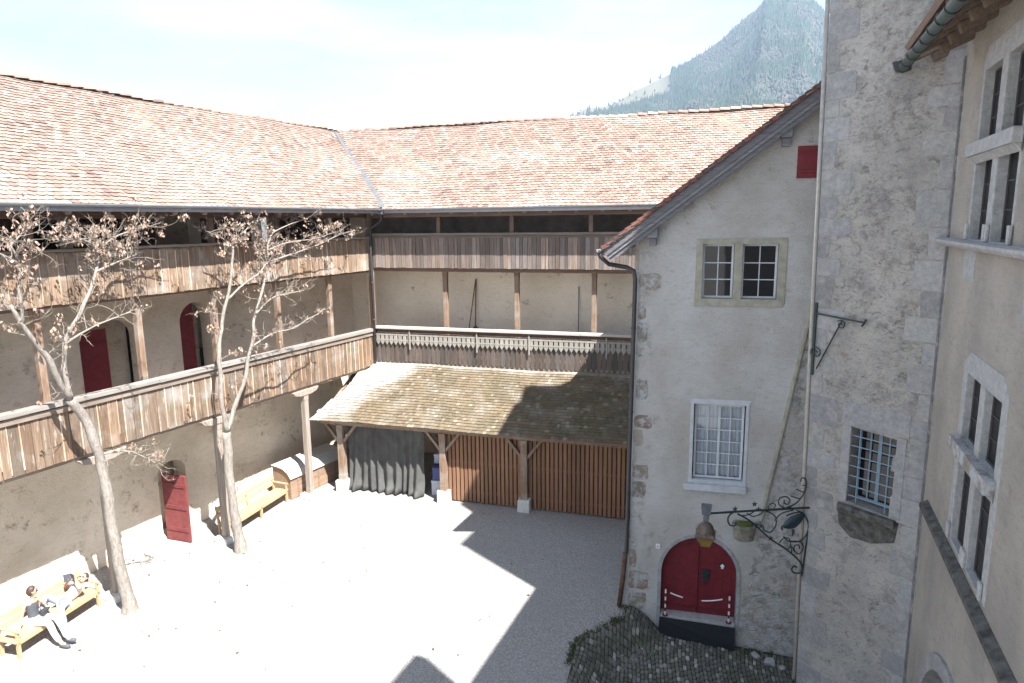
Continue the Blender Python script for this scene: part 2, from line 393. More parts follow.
# cobbled path: rows of little stones following the slope
b = MB(); bb = MB()
sx, sy = .088, .15
for i in range(-24, 76):
    hx = i * sx * 1.02
    off = U(0, sy)
    for k in range(50):
        hy = -.05 - k * sy * 1.03 - off
        p = FH.w(hx + .05 * math.sin(hy * 2.3), hy)
        u, _ = path_u(p.x, p.y)
        if u < .06 + .1 * noise.noise(Vector((hy * 2, 0, 0))) or hx > 4.5: continue
        a = U(-.12, .12); w = sx * .5 * U(.78, .98); l = sy * .5 * U(.75, .97); h = U(.0, .022)
        vs = []
        for ring, (q, dz) in enumerate(((1, -.03), (.97, .008), (.72, .02))):
            for dx, dy in ((-1, -.8), (-.8, -1), (.8, -1), (1, -.8), (1, .8), (.8, 1), (-.8, 1), (-1, .8)):
                X = hx + (dx * w * math.cos(a) - dy * l * math.sin(a)) * q + .05 * math.sin(hy * 2.3); Y = hy + (dx * w * math.sin(a) + dy * l * math.cos(a)) * q
                wp = FH.w(X, Y); vs.append((wp.x, wp.y, gh(wp.x, wp.y) + dz + h + .012))
        fs = []
        for r_ in (0, 8):
            fs += [(r_ + c, r_ + (c + 1) % 8, r_ + 8 + (c + 1) % 8, r_ + 8 + c) for c in range(8)]
        fs.append(tuple(range(16, 24)))
        g = U(.55, 1.0); 
        if rnd() < .16: g *= U(1.4, 2.6)
        b.add(vs, fs, (g, g * U(.96, 1.03), g * U(.9, 1.02)))
n = NT('cobble'); f = n.noise(25, 4)
g = n.noise(1.2, 4)
col = n.mix(1.0, n.mix(n.ramp(f, [(.35, 0.), (.7, 1.)]), (.15, .148, .135), (.22, .215, .2)), n.tint(), 'MULTIPLY')
col = n.mix(n.ramp(g, [(.45, 0.), (.7, .55)]), col, (.10, .11, .055))
tag(b.build('cobbled_path', n.out(col, .8, n.bump(f, .4, .006))), kind='structure')
b = MB()
gx = [-.0 + .12 * i for i in range(60)]; gy = [-.0 - .2 * i for i in range(44)]
for hy in gy:
    d = -hy; xb = xbf(d)
    for ux in gx:
        p = FH.w(xb + ux * .8 + .02, hy); b.v.append((p.x, p.y, gh(p.x, p.y) + .009))
for j in range(len(gy) - 1):
    for i in range(len(gx) - 1):
        q = j * len(gx) + i; b.f.append([q, q + 1, q + len(gx) + 1, q + len(gx)]); b.t.append(1.0)
n = NT('joint_soil'); f = n.noise(14, 4)
tag(b.build('path_bed', n.out(n.mix(n.ramp(f, [(.4, 0.), (.65, 1.)]), (.06, .052, .04), (.05, .06, .022)), .95, n.bump(f, .5, .01)), smooth=True), kind='structure')

# grass along the edge of the path and at the wall foot
b = MB()
def tuft(p, n_, h, sp):
    for _ in range(n_):
        x = p[0] + random.gauss(0, sp); y = p[1] + random.gauss(0, sp); z = gh(x, y); hh = h * U(.4, 1.2); a = U(0, 6.28)
        dx, dy = math.cos(a) * .012, math.sin(a) * .012; lx, ly = random.gauss(0, hh * .4), random.gauss(0, hh * .4)
        t = U(.6, 1.4)
        b.add([(x - dx, y - dy, z - .01), (x + dx, y + dy, z - .01), (x + lx, y + ly, z + hh)], [(0, 1, 2)], (t, t, t * U(.6, 1)))
for k in range(100):
    d = U(0.05, 2.6); xb = xbf(d)
    wdt = .13 * (1 - d / 3.0)
    p = FH.w(xb - .04 + U(-wdt, wdt), -d); tuft(p, 16, .05, .05)
for k in range(26):
    p = FH.w(U(2.65, 3.5), U(-.45, -.03)); tuft(p, 26, .09, .05)
for k in range(14):
    p = FH.w(U(.25, .75), U(-.12, -.03)); tuft(p, 16, .05, .04)
tag(b.build('grass', leafy('grass_blades', (.05, .07, .025), (.085, .10, .04)), recalc=False), 'short green grass growing along the cobbled path edge and wall foot', 'grass', kind='stuff')
b = MB()
for k in range(90):
    x, y = U(-9, 5.5), U(12.5, 22.5)
    if rnd() < .5: x, y = -8.5 + random.gauss(0, 1.6), 17 + random.gauss(0, 3)
    u_, p_ = path_u(x, y)
    if p_.y > -.1 and p_.x > -.2 or u_ > -.1 and y < 16: continue
    a = U(0, 6.28); l = U(.02, .05); w_ = l * U(.35, .7); z = gh(x, y) + .022; c, s_2 = math.cos(a), math.sin(a); t = U(.4, 1.2)
    b.add([(x - c * l, y - s_2 * l, z), (x + s_2 * w_, y - c * w_, z + .01), (x + c * l, y + s_2 * l, z + U(0, .02)), (x - s_2 * w_, y + c * w_, z + .006)], [(0, 1, 2, 3)], (t, t * .9, t * .8))
tag(b.build('fallen_leaves', leafy('fallen_leaf', (.10, .07, .045), (.17, .12, .08)), recalc=False), 'small dry leaves scattered over the pale gravel of the court', 'leaves', kind='stuff')
# loose stones by the wall foot right of the door
for k, (hx, hy, s) in enumerate([(3.05, -.25, .11), (3.35, -.4, .14), (3.62, -.5, .09)]):
    b = MB(); bm = bmesh.new(); bmesh.ops.create_icosphere(bm, subdivisions=2, radius=s)
    for v in bm.verts: v.co += v.co.normalized() * noise.noise(v.co * 9 + Vector((k * 5, 0, 0))) * s * .5; v.co.z *= .55
    b.add([tuple(v.co) for v in bm.verts], [[v.index for v in f_.verts] for f_ in bm.faces]); bm.free()
    o = b.build('loose_stone', M['stone']); p = FH.w(hx, hy); o.location = (p.x, p.y, gh(p.x, p.y) + s * .3)
    tag(o, ['small grey loose stone lying nearest the red arched door, right of it', 'largest grey loose stone at the wall foot between door and tower', 'smallest loose stone at the wall foot, beside the tower corner'][k], 'stone', 'loose stones at the wall foot')

# ------------------------------------------------------------------ roofs
def isect(fa, ya, fb, yb):
    """where line y=ya of frame a meets line y=yb of frame b, in world"""
    a0 = fa.w(0, ya); a1 = fa.w(1, ya) - a0; b0 = fb.w(0, yb); b1 = fb.w(1, yb) - b0
    d = a1.x * b1.y - a1.y * b1.x; t = ((b0.x - a0.x) * b1.y - (b0.y - a0.y) * b1.x) / d
    return a0 + a1 * t
def tiles(mb, O, UD, V, u0, u1, vmax, w, ex, th, clip, tintf, sag=lambda u, v: 0, lift=.03, rnd_w=0, flatend=False):
    O = Vector(O); UD = Vector(UD); V = Vector(V).normalized(); N = UD.cross(V)
    if N.z < 0: N = -N
    rows = int(vmax / ex)
    for r in range(rows + 1):
        v = r * ex - .04; u = u0 - (w / 2 if r % 2 else 0)
        while u < u1:
            ww = w * (1 + (U(-rnd_w, rnd_w) if rnd_w else 0))
            cu = u + ww / 2
            if clip(cu, v + ex * .5):
                a = U(-.012, .012) if w > .15 else U(-.006, .006); dz = U(0, .01); rot = U(-.03, .03); g = .004; dv = U(-.012, .008)
                if flatend: arc = [(0, 0), (1, 0)]
                else: arc = [(0, .35), (.12, .14), (.35, .02), (.65, .02), (.88, .14), (1, .35)]
                top = []; bot = []
                for au, av in arc:
                    lu = u + g + au * (ww - 2 * g); lv = v + dv + av * ex * .55
                    p = O + UD * (lu - rot * (lv - v)) + V * lv + N * (lift + dz + (au - .5) * a + sag(lu, lv) - (lv - v) * .1)
                    top.append(p); bot.append(p - N * th)
                lv = min(v + ex * 1.25, vmax)
                q = [O + UD * (u + ww - g) + V * lv + N * (.006 + sag(u + ww, lv)), O + UD * (u + g) + V * lv + N * (.006 + sag(u, lv))]
                n_ = len(arc); vs = top + q + bot
                fs = [list(range(n_ + 2))] + [(i, n_ + 2 + i, n_ + 3 + i, i + 1) for i in range(n_ - 1)]
                fs += [(0, n_ + 1, n_ + 2), (n_ - 1, 2 * n_ + 1, n_)]
                mb.add(vs, fs, tintf(cu, v))
            u += ww
def tile_tint(seed):
    cs = [(.225, .145, .115), (.255, .17, .13), (.175, .108, .088), (.28, .20, .165), (.24, .155, .125), (.35, .28, .24), (.12, .082, .072), (.25, .18, .14)]
    wt = [5, 5, 3, 3, 4, 2, 1, 3]
    def f(u, v):
        c = random.choices(cs, wt)[0]; k = U(.85, 1.15)
        p = noise.noise(Vector((u * .35 + seed, v * .5, seed)))
        k2 = max(0, p - .02) * .7 * (1 if rnd() < .6 else .3)
        return tuple(min(.8, x * k * (1 - k2) + k2 * y) for x, y in zip(c, (.50, .40, .34)))
    return f
def ridge_caps(mb, a, b, r, L=.38, tint=None, sag=lambda u: 0):
    a = Vector(a); b = Vector(b); n_ = int((b - a).length / L); d = (b - a).normalized(); s = d.cross(Vector((0, 0, 1))).normalized(); z = Vector((0, 0, 1))
    for i in range(n_):
        p = a + d * (i * L - .03); q = a + d * (i * L + L); p.z += .0 + U(0, .012) + sag(i * L); q.z += sag((i + 1) * L) - .03
        vs = []
        for e, rr in ((p, r * U(.96, 1.06)), (q, r * .88)):
            for ro in (rr, rr - .018):
                vs += [e + s * math.cos(math.pi * k / 6) * ro + z * (math.sin(math.pi * k / 6) * ro * .75 - .03) for k in range(7)]
        fs = [(k, k + 1, 15 + k, 14 + k) for k in range(6)] + [(k, 7 + k, 8 + k, k + 1) for k in range(6)] + [(14 + k, 15 + k, 22 + k, 21 + k) for k in range(6)] + [(7 + k, 21 + k, 22 + k, 8 + k) for k in range(6)]
        mb.add(vs, fs, tint(i, 9))
def half_gutter(mb, a, b, r=.075, wall_=.012, t=1.0, n_=8):
    a = Vector(a); b = Vector(b); d = (b - a).normalized(); s = d.cross(Vector((0, 0, 1))).normalized(); z = Vector((0, 0, 1)); vs = []
    for e in (a, b):
        for rr in (r, r - wall_):
            vs += [e + s * math.cos(math.pi * k / n_) * rr - z * math.sin(math.pi * k / n_) * rr for k in range(n_ + 1)]
    m = n_ + 1
    fs = [(k, k + 1, 2 * m + k + 1, 2 * m + k) for k in range(n_)] + [(m + k, 3 * m + k, 3 * m + k + 1, m + k + 1) for k in range(n_)]
    fs += [(0, 2 * m, 3 * m, m), (n_, m + n_, 3 * m + n_, 2 * m + n_)]
    fs += [(k, m + k, m + k + 1, k + 1) for k in range(n_)]
    mb.add(vs, fs, t)

ZE, ZR = 9.97, 13.50
EL, EB = .85, .5
pE = isect(FL, EL, FB, -EB); pR = isect(FL, -4.5, FB, 4.5)
LE, LR_ = FL.l(pE).x, FL.l(pR).x; BE, BR = FB.l(pE).x, FB.l(pR).x
SL = math.hypot(5.0, ZR - ZE)
XL, XB = 19.0, 21.0
def wing_roof(root, s, xE, xR, x1, seed, ey):
    """s=+1 court at +y; the roof from the eave up to the ridge plus the far slope"""
    dp = 4.5 + ey; SL = math.hypot(dp, ZR - ZE)
    V = Vector((0, -dp * s, ZR - ZE)).normalized(); O = Vector((0, ey * s, ZE))
    N = Vector((0, s * (ZR - ZE), dp)).normalized()
    sag = lambda u, v: .035 * math.sin(u * .55 + seed) * math.sin(math.pi * min(1, v / SL) * .5 + .3) + .015 * math.sin(u * 1.9 + v)
    sz = (lambda u: .03 * math.sin(u * .55 + seed) + .012 * math.sin(u * 1.9 + SL))
    d = MB()
    up_ = [(xE, ey * s, ZE), (x1, ey * s, ZE), (x1, -4.5 * s, ZR), (xR, -4.5 * s, ZR)]
    d.prism([Vector(p) - N * .03 for p in up_], -N * .09)
    NB = Vector((0, -s * (ZR - ZE), 5.0)).normalized(); xb = xR + (xR - xE)
    d.prism([Vector(p) - NB * .03 for p in [(xR, -4.5 * s, ZR), (x1, -4.5 * s, ZR), (x1, -9.5 * s, ZE), (xb, -9.5 * s, ZE)]], -NB * .09, 1)
    roof = d.build('roof', M['ceil'], root)
    t = MB(); tf = tile_tint(seed)
    tiles(t, O, (1, 0, 0), V, min(xE, xR), x1, SL, .185, .165, .016, lambda u, v: u > xE + (xR - xE) * v / SL + .06, tf, sag)
    t.build('roof_tiles', M['tile'], roof)
    t = MB(); ridge_caps(t, (xR, -4.5 * s, ZR + .02), (x1, -4.5 * s, ZR + .02), .15, .38, tf, sz); t.build('ridge_tiles', M['tile'], roof)
    t = MB(); half_gutter(t, (xE + .02, (ey + .08) * s, ZE - .0), (x1, (ey + .08) * s, ZE + .02), .068)
    t.box(xE, x1, ey * s, (ey - .025) * s, ZE - .16, ZE - .02)
    t.build('gutter', M['gutterzinc'], root)
    return roof

# ------------------------------------------------------------------ gallery wings
def boards(mb, x0, x1, y, z0, z1, w=(.15, .24), th=.03, point=0, jz=.012, tlo=.75, thi=1.15, warm=.1, seam=0):
    x = x0
    while x < x1 - .02:
        ww = min(U(*w), x1 - x); t = U(tlo, thi); k = U(-warm, warm)
        tt = (t * (1 + k), t, t * (1 - k)); a = z0 + U(-jz, jz); c = z1 + U(-jz, jz); g = .006; yy = y + U(-.006, .006)
        if point:
            m = x + ww / 2
            pts = [(x + g, yy, c), (x + g, yy, a + point), (x + ww * .3, yy, a + point * .35), (m, yy, a), (x + ww * .7, yy, a + point * .35), (x + ww - g, yy, a + point), (x + ww - g, yy, c)]
            mb.prism(pts, (0, th, 0), tt)
        else: mb.box(x + g, x + ww - g, yy, yy + th, a, c, tt, .003)
        if seam and rnd() < seam: zz = U(z0, z0 + .3); mb.box(x + ww - .011, x + ww + .011, y + .02, y + th + .012, zz if rnd() < .5 else z0, c - U(0, .1), U(1.8, 2.8))
        x += ww

def post(name, root, x, y, z0, z1, w=.17, mat='post', chamfer=True, t=1.0):
    b = MB(); h = w / 2; j = .008
    lv = [(z0, h), (z0 + .18, h), (z0 + .22, h * .94), (z1 - .22, h * .92), (z1 - .18, h), (z1, h)]
    for i in range(len(lv) - 1):
        (a, r1), (c, r2_) = lv[i], lv[i + 1]
        vs = [(x + sx_ * r1, y + sy_ * r1, a) for sx_, sy_ in ((-1, -1), (1, -1), (1, 1), (-1, 1))] + [(x + sx_ * r2_, y + sy_ * r2_, c) for sx_, sy_ in ((-1, -1), (1, -1), (1, 1), (-1, 1))]
        fs = [(k, (k + 1) % 4, 4 + (k + 1) % 4, 4 + k) for k in range(4)]
        if i == 0: fs.append((3, 2, 1, 0))
        if i == len(lv) - 2: fs.append((4, 5, 6, 7))
        b.add(vs, fs, t)
    return b.build(name, M[mat], root, bevel=.006)

LX = [2.1, 4.6, 7.1, 9.5, 12.0, 14.5, 17.0]
BX = [2.86, 5.66, 8.5, 11.3, 14.1]
left = empty('gallery_wing', FL, label='long timber gallery building on the left with two plank balconies behind the bare trees', cat='building')
back = empty('gallery_wing', FB, label='timber gallery building at the back of the court, above the lean-to shed', cat='building')

# left wing walls
b = MB()
holes = [arch(7.25, 8.22, .02, 2.0, 2.35), arch(8.25, 10.05, 4.32, 6.4, 6.9), arch(5.75, 6.95, 4.32, 6.5, 7.1), arch(12.7, 14.0, 4.32, 6.4, 6.9),
         rect(5.9, 7.5, 8.1, 9.75), rect(9.9, 11.0, 8.1, 9.7), rect(2.6, 3.9, 8.3, 9.7), rect(12.6, 13.6, 8.1, 9.7)]
b.wall([(-2.0, 0), (18.6, 0), (18.6, 9.9), (-2.0, 9.9)], holes, -2.0, -2.55)
b.box(-3, 18.6, -8.6, -9.0, -3, 9.9); b.box(18.2, 18.6, -8.6, -2.0, 0, 9.9)
b.build('wall', M['left_wall'], left)
b = MB(); b.box(-2.5, 18.2, -2.56, -8.6, 4.0, 4.25); b.box(-2.5, 18.2, -2.56, -8.6, 7.75, 7.98); b.box(5, 18.2, -6.0, -6.2, 0, 9.7); b.build('inner_floor', M['dark'], left)
b = MB(); b.wall(rect(-2.0, 18.5, 7.99, 9.88), [rect(5.9, 7.5, 8.1, 9.75), rect(9.9, 11.0, 8.1, 9.7), rect(2.6, 3.9, 8.3, 9.7), rect(12.6, 13.6, 8.1, 9.7)], -1.99, -1.96); b.build('upper_shade_panel', M['shadeboard'], left)  # dark panel laid over the wall, painting the upper gallery's shade
for x0, x1, z0, z1 in ((8.1, 10.2, 4.26, 7.1), (5.6, 7.1, 4.26, 7.3), (12.5, 14.2, 4.26, 7.1), (7.0, 8.4, .01, 2.6)): b = MB(); b.box(x0, x1, -2.9, -3.0, z0, z1); b.build('recess_wall', M['left_wall'], left)
wing_roof(left, 1, LE, LR_, XL, 1.3, EL)
b = MB(); b.box(0, 18.6, -2.0, -.06, 4.13, 4.27); b.box(0, 18.6, -2.0, -.06, 7.82, 7.96); b.build('gallery_floor', M['ceil'], left)
b = MB()
for z in (3.93, 7.64):
    x = .4
    while x < 18.5: b.box(x, x + .14, -2.0, -.09, z, z + .2, U(.8, 1.1)); x += .82
b.build('joist', M['ceil'], left)
for z in (3.92, 7.63):
    b = MB(); b.box(0, 18.6, -.24, -.06, z, z + .2); b.build('edge_beam', M['darkbeam' if z > 5 else 'beam_x'], left, bevel=.008)
b = MB(); boards(b, .06, 18.6, -.03, 4.02, 5.33, (.17, .27), tlo=.55, thi=1.0, seam=.6); b.build('parapet', M['board_sun'], left)
b = MB(); boards(b, .06, 18.6, -.03, 7.70, 8.88, (.16, .26), tlo=.85, thi=1.3, warm=.05, seam=.4); b.build('parapet', M['board_sun'], left)
for z, m in ((5.36, 'rail'), (8.90, 'beam_x')):
    b = MB()
    for i in range(4): b.box(.05 + i * 4.64, .05 + i * 4.64 + 4.63, -.17, .10, z, z + (.11 if z < 6 else .07), U(.9, 1.05), .006)
    b.build('handrail', M[m], left, bevel=.01)
b = MB(); b.box(.06, 18.6, .004, .05, 5.20, 5.33, .9); b.build('trim_board', M['beam_x'], left)
for x in LX:
    post('post', left, x, -.30, 4.27, 7.63); post('post', left, x + .0, -.13, 7.96, 9.9, .16, 'post', t=.8)
for x in (3.87, 7.5, 11.0, 14.5): post('post', left, x, -.1, .18, 3.74, .2, 'grey_post')
post('post', left, 0.02, -.02, 4.05, 9.9, .2, 'post', t=.8)
for x in (3.87, 7.5, 11.0, 14.5):       # bolsters under the gallery beam
    b = MB(); b.prism([(x - .62, -.24, 3.91), (x + .62, -.24, 3.91), (x + .5, -.24, 3.78), (x + .25, -.24, 3.72), (x - .25, -.24, 3.72), (x - .5, -.24, 3.78)], (0, .26, 0)); b.build('bolster', M['grey_post'], left, bevel=.01)
for x in (3.87, 7.5, 11.0, 14.5):
    b = MB(); b.box(x - .25, x + .25, -.36, .16, 0, .19, 1, .01); b.build('plinth', M['plinth'], left, bevel=.02)
b = MB(); b.box(-.3, 18.6, -.3, .0, 9.66, 9.82, .8); b.build('wall_plate', M['darkbeam'], left)
b = MB(); x = .8
while x < 18.4: b.obox((x, -2.2, 11.75), (x, .80, 9.80), .12, .14, U(.8, 1.1)); x += .9
b.build('rafter', M['ceil'], left)
# red doors of the lower gallery and of the ground floor
b = MB(); b.wall(rect(9.16, 10.03, 4.34, 6.66), [], -2.2, -2.26)
for z in (4.8, 6.2): b.box(9.2, 10.0, -2.19, -2.17, z, z + .1)
b.build('door', M['red'], left)
b = MB(); b.wall([(6.3, 4.34), (6.93, 4.34), (6.93, 6.55), (6.75, 6.85), (6.5, 6.99), (6.3, 7.04)], [], -2.2, -2.26); b.box(6.34, 6.9, -2.19, -2.17, 4.9, 5.0); b.build('door', M['red'], left)
b = MB(); b.wall(rect(8.05, 8.95, .03, 2.12), [], 0, .06)
for z in (.35, 1.05, 1.75): b.box(8.08, 8.9, -.02, 0, z, z + .11, .9)
o = b.build('door', M['fadedred'], left); o['label'] = 'ground floor red door leaf standing open into the sun'
o.matrix_local = Matrix.Translation((8.2, -1.86, 0)) @ Matrix.Rotation(R(97), 4, 'Z') @ Matrix.Translation((-8.05, 0, 0))

# back wing
b = MB()
b.wall([(-2.2, 0), (20, 0), (20, 9.9), (-2.2, 9.9)], [rect(13, 14, 5, 6.5)], 1.6, 2.1); b.box(-3, 20, 8.6, 9.0, -3, 9.9); b.box(19.6, 20, 2.1, 8.6, 0, 9.9)
b.build('wall', M['back_wall'], back)
b = MB(); b.box(-1.0, 19.9, 1.56, 1.59, 8.01, 9.88); b.build('upper_shade_panel', M['shadegrey'], back)  # grey panel on the back wing, gallery shade put into its colour
wing_roof(back, -1, BE, BR, XB, 4.1, EB)
b = MB(); b.box(0.15, 20, 1.6, .05, 4.13, 4.3); b.box(0.15, 20, 1.6, .05, 7.86, 8.0); b.build('gallery_floor', M['ceil'], back)
b = MB()
x = .5
while x < 20: b.box(x, x + .13, .1, 1.6, 7.70, 7.86, U(.8, 1.1)); x += .85
b.build('joist', M['ceil'], back)
b = MB(); b.box(0.1, 20, .03, .22, 7.66, 7.85, .9); b.build('edge_beam', M['darkbeam'], back, bevel=.008)
b = MB(); b.box(0.1, 20, .03, .22, 4.0, 4.2, .9); b.build('edge_beam', M['beam_x'], back, bevel=.008)
b = MB(); boards(b, .1, 20, -.02, 7.80, 8.97, (.10, .2), tlo=.55, thi=1.35, warm=.08); b.build('parapet', M['board_grey'], back)
b = MB(); b.box(.1, 20, -.07, .12, 8.99, 9.08, .8, .004); b.box(.1, 20, -.04, -.023, 8.9, 8.98, .6); b.build('handrail', M['beam_x'], back, bevel=.01)
b = MB()
for i in range(5): b.box(.1 + i * 4, 4.09 + i * 4, -.13, .16, 5.47, 5.56, U(.93, 1.05), .004)
b.build('handrail', M['whiterail'], back, bevel=.01)
b = MB(); b.box(.1, 20, .02, .1, 5.33, 5.46, .7); b.build('under_rail', M['darkbeam'], back)
b = MB()                                # pale fretwork valance: strip, slats, scalloped foot
b.box(.1, 20, -.055, -.03, 5.22, 5.29); b.box(.1, 20, -.06, -.03, 5.02, 5.06)
x = .12
while x < 20:
    t = U(.85, 1.1); b.box(x, x + .135, -.05, -.03, 5.06, 5.22, t)
    b.prism([(x - .02, -.055, 5.02), (x + .155, -.055, 5.02), (x + .14, -.055, 4.95), (x + .07, -.055, 4.84), (x, -.055, 4.95)], (0, .02, 0), t)
    x += .185
b.build('fretwork', M['fret'], back)
b = MB(); boards(b, .1, 20, .0, 4.14, 5.3, (.175, .195), .022, .13, .004, .32, .6, .07); b.build('parapet', M['board_grey'], back)
b = MB(); b.box(.1, 20, .035, .05, 4.0, 4.32, 1.1); b.build('light_sill', M['fret'], back)
for x in (1.5, 4.2, 6.2, 9.0): 
    b = MB(); b.box(x, x + .05, -.09, -.06, 4.7, 5.42); b.build('stay', M['fret'], back)
for x in BX:
    post('post', back, x, .40, 4.3, 7.66, .18, 'post'); post('post', back, x - .08, .12, 8.0, 9.9, .16, t=.75)
b = MB(); b.box(.3, 20, -.42, .3, 9.66, 9.82, .8); b.build('wall_plate', M['darkbeam'], back)
b = MB(); x = .8
while x < 19.5: b.obox((x, 2.2, 11.72), (x, -.46, 9.80), .12, .14, U(.8, 1.1)); x += .9
b.build('rafter', M['ceil'], back)
# valley flashing and corner downpipe
b = MB(); e = FB.l(pE); r_ = FB.l(pR); e.z = ZE + .03; r_.z = ZR + .01; d = (r_ - e).normalized(); sd_ = Vector((d.y, -d.x, 0)).normalized()
b.add([e - sd_ * .16 + Vector((0, 0, .085)), e + Vector((0, 0, .02)), e + sd_ * .16 + Vector((0, 0, .085)), r_ - sd_ * .16 + Vector((0, 0, .085)), r_ + Vector((0, 0, .02)), r_ + sd_ * .16 + Vector((0, 0, .085))], [(0, 1, 4, 3), (1, 2, 5, 4)])
b.build('valley_flashing', M['lead'], back)
b = MB(); q = FB.l(pE)
b.tube([(q.x, q.y - .02, 9.9), (q.x, q.y, 9.72), (q.x - .1, q.y + .12, 9.55), (.13, -.14, 9.3), (.1, -.16, 9.1), (.1, -.16, 4.2)], .05, 8)
for z in (8.7, 7.2, 5.8): b.tube([(.1, -.16, z), (.1, -.16, z + .05)], .062, 8)
b.build('downpipe', M['darkzinc'], back, smooth=True)
b = MB(); b.box(q.x - .12, q.x + .12, q.y - .12, q.y + .1, 9.78, 9.98); b.build('rainwater_head', M['zinc'], back)

# ------------------------------------------------------------------ lean-to shed
shed = empty('lean_to_shed', FB, label='low open shed with a mossy wooden shingle roof leaning on the back gallery', cat='shed')
def shed_tint(u, v):
    m = sm((u * .9 + (3.55 - v) * .55 - .9 - .5 * noise.noise(Vector((u, v, 3)))) / 1.6) * sm((3.75 - v) / .6)
    m = max(0, min(1, m + .45 * noise.noise(Vector((u * 1.3, v * 1.3, 9))) * m)); k = U(.72, 1.22)
    g = noise.noise(Vector((u * .8, v * .8, 5)))
    a = (.46, .44, .41); c = (.16, .12, .07) if g < .1 else (.125, .098, .052)
    if rnd() < .08 * m: c = (.26, .22, .17)
    k *= 1 - .18 * m
    return tuple((x * (1 - m) + y * m) * k for x, y in zip(a, c))
VS = Vector((0, 3.3, 4.12 - 2.70)).normalized(); LS = math.hypot(3.3, 1.42); NS = Vector((0, -1.42, 3.3)).normalized()
b = MB(); b.prism([Vector(p) - NS * .02 for p in [(-.95, -3.3, 2.70), (11.4, -3.3, 2.70), (11.4, 0, 4.12), (0, 0, 4.12)]], -NS * .05)
rf = b.build('roof', M['ceil'], shed)
b = MB(); tiles(b, (0, -3.3, 2.70), (1, 0, 0), VS, -1.0, 11.4, LS, .12, .15, .026, lambda u, v: u > -.93 + .93 * v / LS, shed_tint, lambda u, v: .02 * math.sin(u * .8) + .012 * math.sin(u * 2.1 + v), .032, .35, True)
b.build('shingles', M['shingle'], rf)
b = MB(); b.box(-.7, 11.3, -2.98, -2.80, 2.46, 2.66); b.build('eave_beam', M['post'], shed, bevel=.01)
b = MB(); x = -.6
while x < 11.3: b.obox((x, -.02, 4.01), (x, -3.2, 2.64), .1, .1, U(.8, 1.1)); x += .75
b.build('rafter', M['ceil'], shed)
for x in (.05, 3.94, 6.8):
    o = post('post', shed, x, -2.89, .42, 2.46, .24, 'post')
    for s in (-1, 1):
        b = MB(); b.obox((x + s * .06, -2.89, 1.80), (x + s * .62, -2.89, 2.50), .09, .12, .95, (0, 1, 0)); b.build('brace', M['post'], shed, bevel=.008)
    b = MB(); b.box(x - .21, x + .21, -3.1, -2.68, -.02, .42, 1, .015); b.build('plinth', M['plinth'], shed, bevel=.03)
def slat_screen(x0, x1):
    b = MB(); x = x0
    while x < x1: 
        t = U(.75, 1.15); b.box(x, x + .10, -2.80, -2.765, .06 + U(-.015, .015), 2.62, (t, t * U(.93, 1.03), t)); x += .145
    for z in (.35, 1.4, 2.4): b.box(x0, x1, -2.765, -2.72, z, z + .1, .6)
    b.box(x0, x1, -2.70, -2.69, .02, 2.6, .42)
    return b.build('slat_screen', M['slat'], shed)
slat_screen(4.08, 6.68); slat_screen(6.93, 11.3)
b = MB(); b.box(3.2, 10.1, -.4, -.3, 0, 3.9); b.build('back_boards', M['dark'], shed)

# grey cloth hanging in the first bay
b = MB(); nx_, nz_ = 90, 16
for k in range(nz_ + 1):
    t = k / nz_; z = 2.5 - t * 2.46
    for i in range(nx_ + 1):
        u = i / nx_; x = .2 + u * 2.95 + .05 * math.sin(t * 3 + u * 9)
        y = -2.72 - .075 * math.sin(u * 62 + .9 * math.sin(u * 17) + t * .8) * (.35 + .8 * t) - .05 * math.sin(u * 23) * t
        if t > .85: y -= (t - .85) * 1.3 * (.5 + .5 * math.sin(u * 15)); 
        zz = max(.015, z + .05 * math.sin(u * 13) * t) if t < 1 else .02 + .03 * abs(math.sin(u * 31))
        b.v.append((x, y, zz))
for k in range(nz_):
    for i in range(nx_):
        q = k * (nx_ + 1) + i; b.f.append([q, q + 1, q + nx_ + 2, q + nx_ + 1]); b.t.append(1.0)
r0 = empty('hanging_cloth', FB, label='dark grey cloth hanging in folds in the left bay of the shed', cat='curtain')
o = b.build('cloth', M['cloth'], r0, smooth=True, recalc=False); md = o.modifiers.new('thick', 'SOLIDIFY'); md.thickness = .008

# things stored beside the cloth
def crate(fr, loc, sz, mat, label, name='storage_crate'):
    r = empty(name, fr, loc, .15, label=label, cat='crate'); b = MB(); x, y, z = sz
    b.box(-x, x, -y, -y + .02, 0, z); b.box(-x, x, y - .02, y, 0, z); b.box(-x, -x + .02, -y + .02, y - .02, 0, z); b.box(x - .02, x, -y + .02, y - .02, 0, z); b.box(-x + .02, x - .02, -y + .02, y - .02, 0, .02)
    b.build('body', mat, r, bevel=.008)
    c = MB(); c.box(-x - .015, x + .015, -y - .015, y + .015, z + .002, z + .04); c.build('lid', mat, r, bevel=.008)
M['blue'] = flat('blue_plastic', (.02, .04, .18), .4); M['palebin'] = flat('pale_plastic', (.42, .45, .5), .5)
crate(FB, (3.5, -2.25, .55), (.2, .2, .42), M['blue'], 'bright blue crate standing on the pale bin beside the shed curtain')
crate(FB, (3.5, -2.25, .0), (.24, .22, .5), M['palebin'], 'pale grey bin on the ground beside the shed curtain, under the blue crate', 'storage_bin')
crate(FB, (3.45, -1.9, 1.04), (.22, .2, .3), M['palebin'], 'grey box above and behind the bright blue crate in the shed', 'storage_box')

